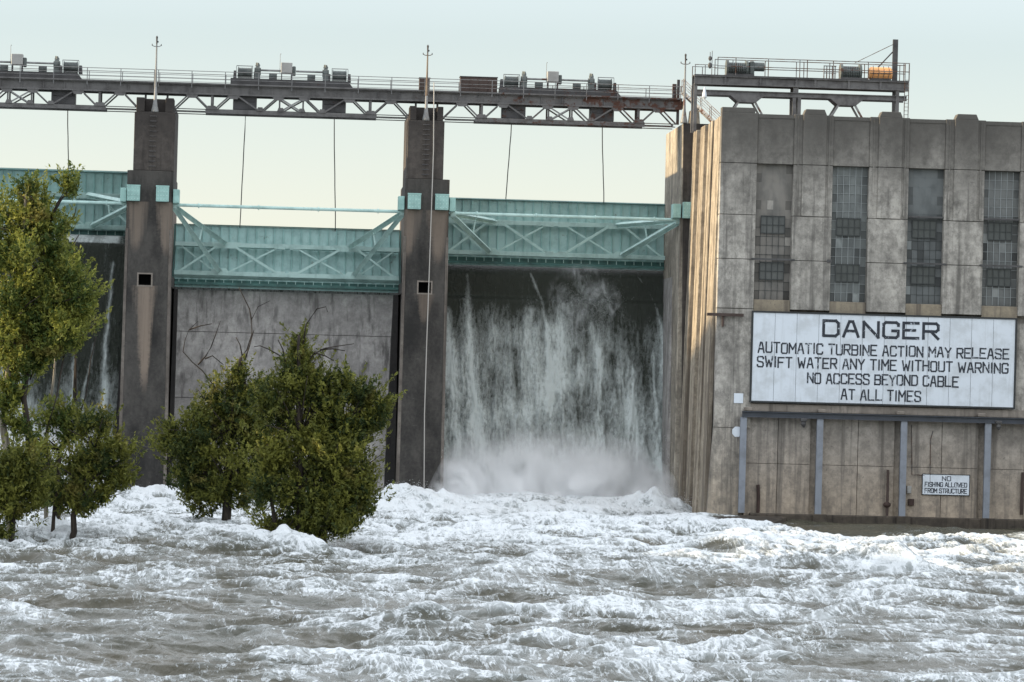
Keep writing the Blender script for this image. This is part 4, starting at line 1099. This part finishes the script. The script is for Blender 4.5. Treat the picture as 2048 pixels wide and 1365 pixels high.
def tree(name, label, cat, Y, base, trunks, blobs, leaf, barkm, seed, dens=1.0, branches=(), pale=(), group='trees standing in the flood water'):
    r = np.random.default_rng(seed); b = at(base[0], base[1], Y)
    t = thing(name, (b.x, Y, -.6), label, cat, group)
    for pts, w0 in trunks:
        q = []
        for k, (u, v) in enumerate(pts):
            p = at(u, v, Y); p.y += (0 if k == 0 else r.uniform(-.5, .5)); q.append(p)
        if q[0].z < 1.5: q[0].z = -1.2
        # smooth subdivision with a little wander
        full = []
        for k in range(len(q) - 1):
            for f in (0, .33, .66): full.append(q[k].lerp(q[k + 1], f) + Vector(r.normal(size=3) * .04))
        full.append(q[-1]); n = len(full)
        MB().tube(full, [max(.03, w0 * (1 - .8 * k / n)) for k in range(n)], 8).build('trunk', M['bark_pale'] if pts in pale else barkm, t, smooth=True)
    cents, rads = [], []
    for (u, v, ru, rv_) in blobs:
        c = at(u, v, Y); s_ = Y / F; cents.append((c.x, Y + r.uniform(-.6, .6), c.z)); rads.append((ru * s_, max(ru, rv_ * .7) * s_ * .85, rv_ * s_))
    # limbs reaching each leaf mass
    lm = MB(); tp = [at(u, v, Y) for pts, w in trunks for (u, v) in pts[1:]]
    for c, rd in zip(cents, rads):
        cv = Vector(c); src = min((p for p in tp if p.z < cv.z + rd[2] * .3), key=lambda p: (p - cv).length, default=tp[-1])
        for k in range(4):
            e = cv + Vector((r.normal() * rd[0] * .6, r.normal() * rd[1] * .5, r.uniform(-.2, .8) * rd[2])); m_ = src.lerp(e, .5) + Vector((0, 0, .2))
            lm.tube([src, m_, e], [.07, .045, .015], 5)
    lm.build('limb', barkm, t, smooth=True)
    PX, A1v, A2v, T = [], [], [], []
    sub = []
    for c, rd in zip(cents, rads):
        c = np.array(c); rd = np.array(rd)
        for k in range(6):
            o_ = r.normal(size=3); o_ /= np.linalg.norm(o_)
            sub.append((c + o_ * rd * r.uniform(.25, 1.0), rd * r.uniform(.28, .6) * np.array((r.uniform(.7, 1.3), 1, r.uniform(.7, 1.4)))))
    for c, rd in sub:
        tone = .30 * r.normal()
        ncl = int(dens * 46 * rd[0] * rd[2]) + 6
        d = r.normal(size=(ncl, 3)); d /= np.linalg.norm(d, axis=1)[:, None]
        rad = r.random(ncl) ** .42 * (1 + .6 * np.abs(r.normal(size=ncl)) * (r.random(ncl) < .35))
        cc = c + d * rad[:, None] * rd
        for q, dd, rr in zip(cc, d, rad):
            # a sprig: leaves along a short outward twig
            ax = dd * np.array((.8, .8, .5)) + np.array((r.normal() * .35, r.normal() * .35, .85)); ax /= np.linalg.norm(ax)
            L_ = r.uniform(.45, 1.5); n = int(r.integers(14, 26)); s_ = r.random(n)
            pos = q + ax * (L_ * (s_ - .35))[:, None] + r.normal(size=(n, 3)) * (.11 * (1.25 - s_))[:, None]
            la = ax * .55 + r.normal(size=(n, 3)) * .6; la /= np.linalg.norm(la, axis=1)[:, None]
            lb = np.cross(la, r.normal(size=(n, 3))); lb /= np.linalg.norm(lb, axis=1)[:, None]
            sz = r.uniform(.08, .18, n)[:, None]
            PX.append(pos); A1v.append(la * sz); A2v.append(lb * sz * .36)
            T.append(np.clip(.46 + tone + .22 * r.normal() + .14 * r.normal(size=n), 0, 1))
    for c, rd in zip(cents, rads):
        for k in range(5):
            th = r.uniform(-1.9, 1.9); o_ = np.array((math.sin(th) * rd[0], r.normal() * rd[1] * .3, math.cos(th) * rd[2]))
            p0 = np.array(c) + o_ * r.uniform(.7, .95); ax = np.array((math.sin(th) * .8, r.normal() * .2, .75 + .3 * math.cos(th))); ax /= np.linalg.norm(ax)
            L_ = r.uniform(.7, 1.6); n = int(r.integers(26, 46)); s_ = r.random(n)
            pos = p0 + ax * (L_ * s_)[:, None] + r.normal(size=(n, 3)) * (.17 * (1.1 - s_))[:, None]
            la = ax * .7 + r.normal(size=(n, 3)) * .5; la /= np.linalg.norm(la, axis=1)[:, None]
            lb = np.cross(la, r.normal(size=(n, 3))); lb /= np.linalg.norm(lb, axis=1)[:, None]; sz = r.uniform(.07, .16, n)[:, None]
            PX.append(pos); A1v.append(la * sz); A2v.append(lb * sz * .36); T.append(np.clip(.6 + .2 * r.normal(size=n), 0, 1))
    PX, A1v, A2v, T = map(np.concatenate, (PX, A1v, A2v, T))
    keep = PX[:, 2] > .35
    PX, A1v, A2v, T = PX[keep], A1v[keep], A2v[keep], T[keep]
    V = np.stack([PX - A1v, PX + A2v, PX + A1v, PX - A2v], 1).reshape(-1, 3)
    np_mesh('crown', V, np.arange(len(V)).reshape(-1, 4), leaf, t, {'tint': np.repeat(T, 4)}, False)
    for pts in branches:
        q = [at(u, v, Y) + Vector((0, r.uniform(-.15, .15), 0)) for u, v in pts]; n = len(q)
        MB().tube(q, [.055 * (1 - .75 * k / n) for k in range(n)], 6).build('dead_branch', barkm, t, smooth=True)
tr1 = [((22, 1088), (24, 1000), (8, 850), (14, 760), (30, 640), (45, 480), (55, 360)), ((60, 900), (48, 800), (62, 700), (80, 560), (95, 450))]
tree('tall_tree', 'tallest tree at the left edge, sunlit yellow green top above the teal gate', 'tree', 200, (22, 1088), [(tr1[0], .3), (tr1[1], .2)],
     [(55, 388, 26, 28), (28, 425, 38, 38), (80, 425, 34, 36), (60, 465, 56, 42), (10, 470, 40, 50), (105, 490, 40, 45), (40, 530, 75, 55), (112, 560, 48, 50), (15, 600, 45, 50), (75, 620, 70, 50), (140, 375, 20, 18), (122, 640, 50, 35), (30, 690, 55, 50), (95, 690, 38, 34), (20, 780, 26, 40), (140, 570, 24, 34), (60, 510, 54, 44), (128, 605, 42, 38), (160, 628, 20, 26), (105, 462, 28, 28), (70, 585, 54, 44), (60, 670, 50, 40), (20, 640, 40, 50), (10, 705, 48, 45), (60, 725, 46, 36), (110, 700, 40, 28), (150, 668, 34, 28), (172, 600, 22, 26), (15, 800, 26, 40), (45, 850, 30, 34)],
     M['leaf'], M['bark_dark'], 1, .72, pale=[tr1[0]], branches=[((100, 500), (125, 470), (150, 430), (152, 415)), ((105, 540), (140, 500), (158, 470)), ((130, 700), (112, 800), (90, 870)), ((60, 760), (90, 690), (120, 570))])
tr2 = [((112, 1080), (116, 1000), (120, 900), (150, 800), (152, 700)), ((92, 1075), (90, 960), (95, 850), (110, 720), (118, 580))]
tree('slender_tree', 'slender tree with pale thin stems right of the tall left tree', 'tree', 205, (112, 1080), [(tr2[0], .2), (tr2[1], .15)],
     [(148, 600, 42, 40), (160, 645, 30, 26), (128, 540, 34, 40), (110, 650, 44, 40), (70, 900, 46, 40), (120, 850, 40, 42), (95, 960, 55, 50), (150, 860, 30, 40)], M['leaf'], M['bark_dark'], 2, .9,
     pale=[tr2[1]], branches=[((150, 860), (172, 790), (182, 720), (192, 672)), ((146, 830), (148, 760), (152, 690))])
tree('bushy_tree', 'low dark bushy tree leaning on a curved trunk left of the foaming gap', 'tree', 199, (140, 1085), [(((138, 1086), (148, 1030), (170, 970), (190, 900)), .22), (((100, 1075), (108, 1020), (118, 960)), .15)],
     [(190, 860, 36, 36), (225, 905, 44, 42), (195, 945, 58, 45), (240, 945, 26, 28), (150, 960, 50, 45), (165, 1000, 45, 34), (125, 1000, 44, 36), (215, 985, 24, 18)], M['leaf2'], M['bark_dark'], 3, 1.15)
tree('low_bush', 'low round green tree at the left edge, in front of the tall pale trunk', 'tree', 196, (20, 1090), [(((22, 1090), (24, 1030), (30, 980), (40, 930)), .2)],
     [(20, 940, 60, 50), (60, 960, 38, 45), (15, 1000, 50, 34), (-15, 970, 50, 60), (-5, 1070, 22, 26), (62, 1000, 26, 28)], M['leaf2'], M['bark_dark'], 4, 1.15)
tree('dead_topped_tree', 'rounded tree with bare dead branches at its top, left one of the middle pair', 'tree', 222, (452, 1045), [(((452, 1046), (455, 980), (462, 880), (470, 780), (482, 715)), .34)],
     [(478, 750, 16, 24), (470, 782, 28, 28), (448, 800, 50, 36), (405, 838, 52, 38), (480, 850, 60, 50), (365, 870, 46, 34), (340, 885, 24, 18), (395, 905, 55, 42), (450, 925, 50, 45), (510, 930, 50, 55), (400, 960, 50, 34), (420, 1000, 36, 30), (490, 1000, 38, 35), (380, 980, 24, 18), (520, 800, 38, 40), (345, 905, 34, 34), (370, 930, 40, 36), (430, 870, 60, 45), (525, 870, 45, 50), (530, 960, 45, 50), (470, 960, 45, 45)],
     M['leaf2'], M['bark_dark'], 5, 1.05,
     branches=[((440, 800), (428, 772), (405, 742), (385, 725), (366, 704), (370, 680), (378, 660), (396, 643)), ((378, 660), (402, 652), (424, 648)), ((396, 730), (412, 712), (422, 695), (432, 668), (441, 642)), ((410, 718), (425, 712), (447, 730)),
               ((482, 715), (494, 700), (504, 668), (503, 640), (516, 614), (540, 602)), ((503, 640), (499, 618), (484, 588), (478, 575)), ((485, 715), (480, 690), (472, 675)), ((490, 720), (500, 690), (508, 660))])
tree('leafy_tree', 'broad bushy green tree with a pointed top, right one of the middle pair', 'tree', 200, (600, 1095), [(((602, 1096), (600, 1000), (598, 880), (596, 760), (598, 670)), .3), (((560, 1085), (545, 1000), (540, 900)), .16), (((640, 1090), (660, 1000), (690, 880)), .18)],
     [(602, 690, 9, 16), (597, 712, 16, 22), (604, 730, 28, 30), (572, 760, 26, 24), (600, 780, 55, 40), (640, 760, 32, 24), (680, 782, 44, 32), (722, 790, 42, 36), (752, 815, 30, 30), (560, 830, 55, 50), (620, 850, 65, 55), (690, 840, 60, 40), (730, 845, 34, 28), (650, 920, 75, 52), (580, 920, 60, 50), (690, 940, 44, 40), (550, 990, 44, 45), (620, 1000, 75, 48), (690, 995, 46, 40), (725, 1012, 24, 18), (600, 1060, 70, 34), (600, 1085, 60, 22), (690, 1035, 50, 24), (560, 1078, 36, 18), (700, 900, 55, 50), (715, 960, 36, 45), (640, 800, 50, 40), (545, 900, 45, 45), (690, 1000, 55, 45), (640, 970, 60, 50), (660, 1050, 50, 28), (550, 1050, 36, 22)],
     M['leaf2'], M['bark_dark'], 6, 1.1,
     branches=[((602, 740), (628, 708), (650, 697), (680, 692), (708, 688)), ((640, 700), (665, 698), (690, 702)), ((628, 706), (650, 712), (668, 722)), ((606, 690), (612, 650), (634, 618), (652, 614), (655, 624)), ((575, 745), (560, 712), (540, 700), (520, 692), (508, 694)), ((572, 735), (566, 700), (556, 680))])

# ================================================================== FALLING WATER AND SPRAY
def px_of(x, z, Y):
    """photo-scale coordinates on a fall (metres turned into the photo's units, about 24 to the metre)"""
    return x, z
def waterfall_material():
    k = NT('falling_water')
    fo = k.attr('foam').outputs['Fac']
    n = k.noise(3.2, sc=(1.6, 1, .42), detail=7, rough=.72, dist=.6)
    n2 = k.noise(9, sc=(1, 1, .6), detail=5, rough=.7, off=(3, 1, 2))
    web = k.rng(k.math('ABSOLUTE', k.math('SUBTRACT', n, .5)), .045, 0)
    m = k.math('ADD', fo, k.math('ADD', k.math('MULTIPLY', k.math('SUBTRACT', n, .5), 2.3), k.math('MULTIPLY', k.math('SUBTRACT', n2, .5), 1.0)))
    m = k.math('ADD', m, k.math('MULTIPLY', web, .15))
    f = k.math('POWER', k.rng(m, -.45, 1.45, 0, 1, False), 1.55)
    k.bump(k.math('ADD', n, k.math('MULTIPLY', n2, .5)), .9, .15)
    col = k.mix(f, (.022, .027, .019), (.60, .655, .64))
    return k.fin(col, k.rng(f, 0, .6, .22, .8, False), spec=.35)
M['fall'] = waterfall_material()
def streak(x, z, pts, w0, w1):
    """soft band of white water along a path of (x, z), widening and fading on its way down"""
    pz = [p[1] for p in pts][::-1]; pxx = [p[0] for p in pts][::-1]
    xc = np.interp(z, pz, pxx) + .18 * PN[3](x * 0 + pts[0][0], z / 1.7); top, bot = pts[0][1], pts[-1][1]
    t = np.clip((top - z) / max(.1, top - bot), 0, 1); w = w0 + (w1 - w0) * t
    return np.exp(-(np.abs(x - xc) / w) ** 1.6) * sstep(top + .1, top - .5, z) * sstep(bot - 3.5, bot + 1.5, z)
def waterfall(x0, x1, lip, label_foam, flat):
    xs = np.arange(x0, x1 + .01, .07)
    # profile: sheet leaving the gate lip, then following the face
    s = np.concatenate([np.linspace(0, 1, 26)[:-1], np.linspace(1, 2, 270)])
    prof = []
    for q in s:
        if q < 1:
            z = lip - flat[1] * q ** 2.2; y = 286.4 - flat[0] * q
        else:
            t = q - 1; z = (lip - flat[1]) + (-.8 - (lip - flat[1])) * t
            ytop = 286.4 - flat[0]; y = min(ytop - .6 * t ** .5, float(spill_y(z)) - .55 - .5 * t) if z < 17 else ytop - .6 * t ** .5
        prof.append((y, z))
    py = np.array([p[0] for p in prof]); pz = np.array([p[1] for p in prof])
    for _ in range(6): py[1:-1] = (py[:-2] + 2 * py[1:-1] + py[2:]) / 4
    X, Zg = np.meshgrid(xs, pz); Yg = np.repeat(py[:, None], len(xs), 1)
    wob = .55 * PN[1](X / 1.6, Zg / 3.4) + .2 * PN[2](X / .6, Zg / 1.5)
    a = PN[4]((X + wob) / .8, Zg / 5.0); b = PN[5]((X + wob) / .27, Zg / 1.9 + 3); c = PN[6](X / .3, Zg / .42)
    d = PN[7](X / 2.6, Zg / 5 + 2)
    depth = np.clip((lip - Zg) / lip, 0, 1)
    foam = label_foam(X, Zg, depth) + .50 * a + .40 * b + .34 * c * (.3 + depth) + .72 * d
    Yd = Yg - depth * (.25 + .5 * np.clip(a + .3, 0, 1) + .22 * b + .13 * c) - .1 * np.clip(foam, 0, 1.2)
    nr, nc = X.shape; idx = np.arange(nr * nc).reshape(nr, nc)
    Q = np.stack([idx[:-1, :-1], idx[:-1, 1:], idx[1:, 1:], idx[1:, :-1]], -1).reshape(-1, 4)
    o = np_mesh('waterfall', np.stack([X, Yd, Zg], -1).reshape(-1, 3), Q, M['fall'], None, {'foam': foam.ravel()})
    tag(o, kind='structure')
def A_(u, v): p = at(u, v, 282.5); return (p.x, p.z)
def foam_main(x, z, dp):
    f = -.78 + .98 * sstep(.06, .44, dp) + .45 * sstep(.5, .95, dp)
    f += 1.1 * streak(x, z, [A_(938, 540), A_(940, 640), A_(945, 760), A_(955, 880)], .22, .5)
    f += .9 * streak(x, z, [A_(898, 610), A_(905, 760), A_(915, 900)], .25, .6)
    f += 1.0 * streak(x, z, [A_(1062, 540), A_(1085, 590), A_(1097, 660), A_(1102, 800)], .10, .3)
    f += 1.0 * streak(x, z, [A_(1278, 545), A_(1310, 590), A_(1333, 680), A_(1346, 860)], .12, .35)
    f += 1.0 * streak(x, z, [A_(1336, 555), A_(1345, 700), A_(1350, 900)], .10, .22)
    f += .95 * streak(x, z, [A_(1130, 600), A_(1120, 680), A_(1110, 790)], .5, 1.0)
    f += .7 * streak(x, z, [A_(1065, 610), A_(1062, 740), A_(1060, 830)], .8, 1.0)
    f += .8 * streak(x, z, [A_(1185, 640), A_(1200, 740), A_(1195, 880)], .25, .35)
    f += .7 * streak(x, z, [A_(1266, 730), A_(1270, 900)], .12, .2) + .7 * streak(x, z, [A_(1308, 700), A_(1314, 900)], .1, .22)
    f += .42 * sstep(-.1, .5, PN[7](x / 3.3, z / 3 + 5)) * sstep(.10, .3, dp)
    f += .30 * sstep(.12, .26, dp)
    px_, pz_ = A_(1165, 590); f += 1.0 * np.exp(-((x - px_) / 2.3) ** 2 - ((z - pz_) / 1.9) ** 2) * (.35 + 1.3 * np.abs(PN[8]((x - px_) / 1.1 + .5 * (z - pz_), (z - pz_) / 1.6)))
    f -= 1.0 * streak(x, z, [A_(1275, 560), A_(1285, 660), A_(1292, 780)], 1.1, .6) * (1 - .6 * dp)
    f -= .8 * streak(x, z, [A_(1030, 690), A_(1036, 810)], .3, .3) + .7 * streak(x, z, [A_(1150, 690), A_(1155, 850)], .3, .3)
    f -= .7 * streak(x, z, [A_(1225, 700), A_(1235, 800)], .35, .3)
    return f
def foam_left(x, z, dp):
    f = -.7 + 1.2 * sstep(.35, .9, dp)
    f += 1.5 * streak(x, z, [A_(226, 520), A_(220, 600), A_(212, 700), A_(208, 880)], .12, .34)
    f += 1.1 * streak(x, z, [A_(190, 680), A_(172, 760), A_(160, 850)], .09, .2)
    f += 1.0 * streak(x, z, [A_(150, 620), A_(146, 760), A_(142, 850)], .1, .3)
    f += 1.2 * streak(x, z, [A_(20, 600), A_(20, 900)], 1.2, 2.5)
    f += 1.9 * sstep(20.50, 20.66, z) * sstep(-13.3, -14.3, x)  # smooth pale band along the lip under the highest gate
    return f
waterfall(12.95, 31.62, 19.95, foam_main, (1.2, .9))
waterfall(-31.05, -12.9, 21.35, foam_left, (3.6, .75))
tag(MB().box(-400, 400, 297, 4000, -3, 21.6).build('reservoir', M['fall']), kind='structure')
rb = MB()
for x0_, x1_ in ((-31.0, -13.0), (12.96, 31.6)): rb.box(x0_, x1_, 286.9, 296.99, 17.01, 21.0 if x0_ < 0 else 19.7)
tag(rb.build('reservoir', M['fall']), kind='structure')

def spray():
    """flying drops: a fan thrown against the gate lip, and the splash where the falls land"""
    r = np.random.default_rng(5); P = []
    def cloud(n, u, v, Y, su, sv, sy, size):
        c = at(u, v, Y); q = np.stack([c.x + su * r.normal(size=n), c.y + sy * r.normal(size=n), c.z + sv * np.abs(r.normal(size=n))], -1); P.append((q, size * r.uniform(.5, 1.3, n)))
    # drops thrown up where the jet strikes under the gate lip
    for ang, n, ln in ((-40, 900, 2.0), (-18, 1500, 2.3), (6, 1100, 1.7), (30, 1900, 2.6), (48, 1300, 2.4)):
        t = r.random(n) ** .7; th = math.radians(ang) + r.normal(size=n) * .24; c = at(1162, 640, 281); c = Vector((c.x + r.normal(), c.y, c.z)); k0 = r.normal(size=(2, n)) * .55
        k_ = ln * t * r.uniform(.5, 1.15, n); x = c.x + k0[0] + np.sin(th) * k_ * 1.15; z = c.z + k0[1] + np.cos(th) * k_ * 1.5 - .5 * t * t; y = c.y - t * 1.4 + r.normal(size=n) * .3
        P.append((np.stack([x, y, z], -1), r.uniform(.004, .011, n)))
    cloud(1500, 1150, 650, 280.6, 1.3, -2.0, .5, .01)
    cloud(700, 1190, 640, 280.6, .5, -4.5, .4, .01)
    for k in range(70):     # plunge splash
        u = r.uniform(885, 1385); cloud(60, u, r.uniform(985, 1015), 272 + r.uniform(-2, 6), .35, r.uniform(.5, 2.2), .5, .02)
    for k in range(40):
        u = r.uniform(-20, 420); cloud(40, u, r.uniform(985, 1005), 269 + r.uniform(-4, 2), .6, r.uniform(.2, .5), .6, .009)
    for (u, v, Y, n) in ((820, 985, 266, 700), (1350, 1010, 266, 600), (1480, 1140, 204, 250), (1760, 1175, 186, 300), (1545, 1295, 128, 300), (440, 1100, 199, 250), (570, 1095, 197, 250), (110, 1085, 204, 250), (840, 1270, 133, 100), (1100, 1060, 238, 250)):
        cloud(n, u, v, Y, .9, .35, .8, .018)
    C = np.concatenate([p for p, s_ in P]); S = np.concatenate([s_ for p, s_ in P])
    tet = np.array([(1, 1, 1), (-1, -1, 1), (-1, 1, -1), (1, -1, -1)], dtype=np.float32)
    V = (C[:, None, :] + tet[None] * S[:, None, None] * .7).reshape(-1, 3)
    f = np.array([(0, 1, 2), (0, 3, 1), (0, 2, 3), (1, 3, 2)]); Q = (np.arange(len(C))[:, None, None] * 4 + f[None]).reshape(-1, 3)
    k = NT('white_drops'); k.fin((.82, .86, .86), .5)
    tag(np_mesh('spray', V, Q, k.m, None, None, True), kind='stuff')
spray()

def mist(name, x0, x1, y0, y1, ztop, seed, dens):
    """rolling spray cloud at the foot of a fall: a lumpy closed mound filled with a drifting volume"""
    nx, ny = 40, 16; V = []; Q = []
    P1 = PN[seed]
    for j in range(ny + 1):
        for i in range(nx + 1):
            fx, fy = i / nx, j / ny
            e = min(1, 4.5 * fx, 4.5 * (1 - fx)) ** .6 * min(1, 3 * fy + .02, 3 * (1 - fy) + .15) ** .6
            x = x0 + (x1 - x0) * fx; y = y0 + (y1 - y0) * fy
            z = .4 + (ztop * e) * (.82 + .35 * float(P1(np.array([x / 3.2]), np.array([y / 3.]))[0]) + .15 * float(P1(np.array([x / 1.1]), np.array([y / 1.3]))[0]))
            V.append((x, y, z))
    n = len(V); V += [(x, y, -.5) for x, y, z in V]
    w = nx + 1
    for j in range(ny):
        for i in range(nx):
            a = j * w + i; Q.append((a, a + 1, a + w + 1, a + w)); Q.append((n + a, n + a + w, n + a + w + 1, n + a + 1))
    for i in range(nx):
        Q.append((i, n + i, n + i + 1, i + 1)); a = ny * w + i; Q.append((a, a + 1, n + a + 1, n + a))
    for j in range(ny):
        a = j * w; Q.append((a, a + w, n + a + w, n + a)); a = j * w + nx; Q.append((a, n + a, n + a + w, a + w))
    k = NT('spray_mist'); k.n.remove(k.b)
    v = k.n.new('ShaderNodeVolumePrincipled'); k.L(v.outputs[0], k.out.inputs['Volume'])
    v.inputs['Color'].default_value = (.985, .99, .995, 1); v.inputs['Anisotropy'].default_value = 0
    z = k.sep()[2]
    nz = k.noise(.30, sc=(1, 1, .75), detail=7, rough=.6, off=(seed, 0, 0), dist=1.3)
    xx = k.sep()[0]
    ends = k.math('MULTIPLY', k.rng(xx, x0, x0 + 3.2), k.rng(xx, x1, x1 - 2.6))
    nz = k.math('MULTIPLY', nz, 1.0)
    h = k.rng(z, ztop * 1.0, -.5, 0, 1, False)
    d = k.math('MULTIPLY', k.math('MULTIPLY', k.math('POWER', h, 2.6), k.math('MULTIPLY', ends, k.rng(nz, .43, .58, .02, 1.0))), dens)
    k.L(d, v.inputs['Density'])
    tag(np_mesh(name, V, Q, k.m, None, None, True), kind='stuff')
mist('mist', 11.4, 32.4, 269, 281.5, 8.0, 3, 2.0)
mist('mist', -27, -12.0, 268, 281, 8.5, 5, 1.7)

def plume(name, cpos, rad, seed, dens):
    """ragged puff of atomised water"""
    b = MB(); b.sphere((0, 0, 0), (1, 1, 1), 40, 28); V = np.array(b.v)
    n_ = PN[seed](V[:, 0] * 1.3 + 3 + V[:, 1], V[:, 2] * 1.3) + .5 * PN[seed + 1](V[:, 0] * 3, V[:, 2] * 3 + V[:, 1])
    V = V * (1 + .45 * n_[:, None]) * np.array(rad) + np.array(cpos)
    k = NT('spray_plume'); k.n.remove(k.b)
    v = k.n.new('ShaderNodeVolumePrincipled'); k.L(v.outputs[0], k.out.inputs['Volume']); v.inputs['Color'].default_value = (.93, .96, .97, 1)
    g = k.n.new('ShaderNodeVectorMath'); g.operation = 'SUBTRACT'; k.L(k.pos(), g.inputs[0]); g.inputs[1].default_value = cpos
    g2 = k.n.new('ShaderNodeVectorMath'); g2.operation = 'DIVIDE'; k.L(g.outputs[0], g2.inputs[0]); g2.inputs[1].default_value = rad
    ln = k.n.new('ShaderNodeVectorMath'); ln.operation = 'LENGTH'; k.L(g2.outputs[0], ln.inputs[0])
    fall = k.rng(ln.outputs['Value'], 1.0, .1)
    nz = k.noise(1.1, sc=(1, 1, .5), detail=7, rough=.68, dist=1.2, off=(seed, 2, 2))
    k.L(k.math('MULTIPLY', k.math('MULTIPLY', fall, k.rng(nz, .48, .64)), dens), v.inputs['Density'])
    o = np_mesh(name, V, [f for f in b.f], k.m, None, None, True); tag(o, kind='stuff')
for k_, (u_, v_, rad_, dn_) in enumerate(((1118, 588, (1.3, .8, 1.9), .9), (1150, 640, (1.5, .8, 2.6), .75), (1196, 585, (1.9, .9, 1.5), 1.0), (1228, 610, (.9, .7, 1.9), .8), (1160, 545, (2.2, .8, 1.0), .7))):
    c_ = at(u_, v_, 280.5 - .1 * k_); plume('spray_plume', (c_.x, c_.y, c_.z), rad_, 2 + k_, dn_)
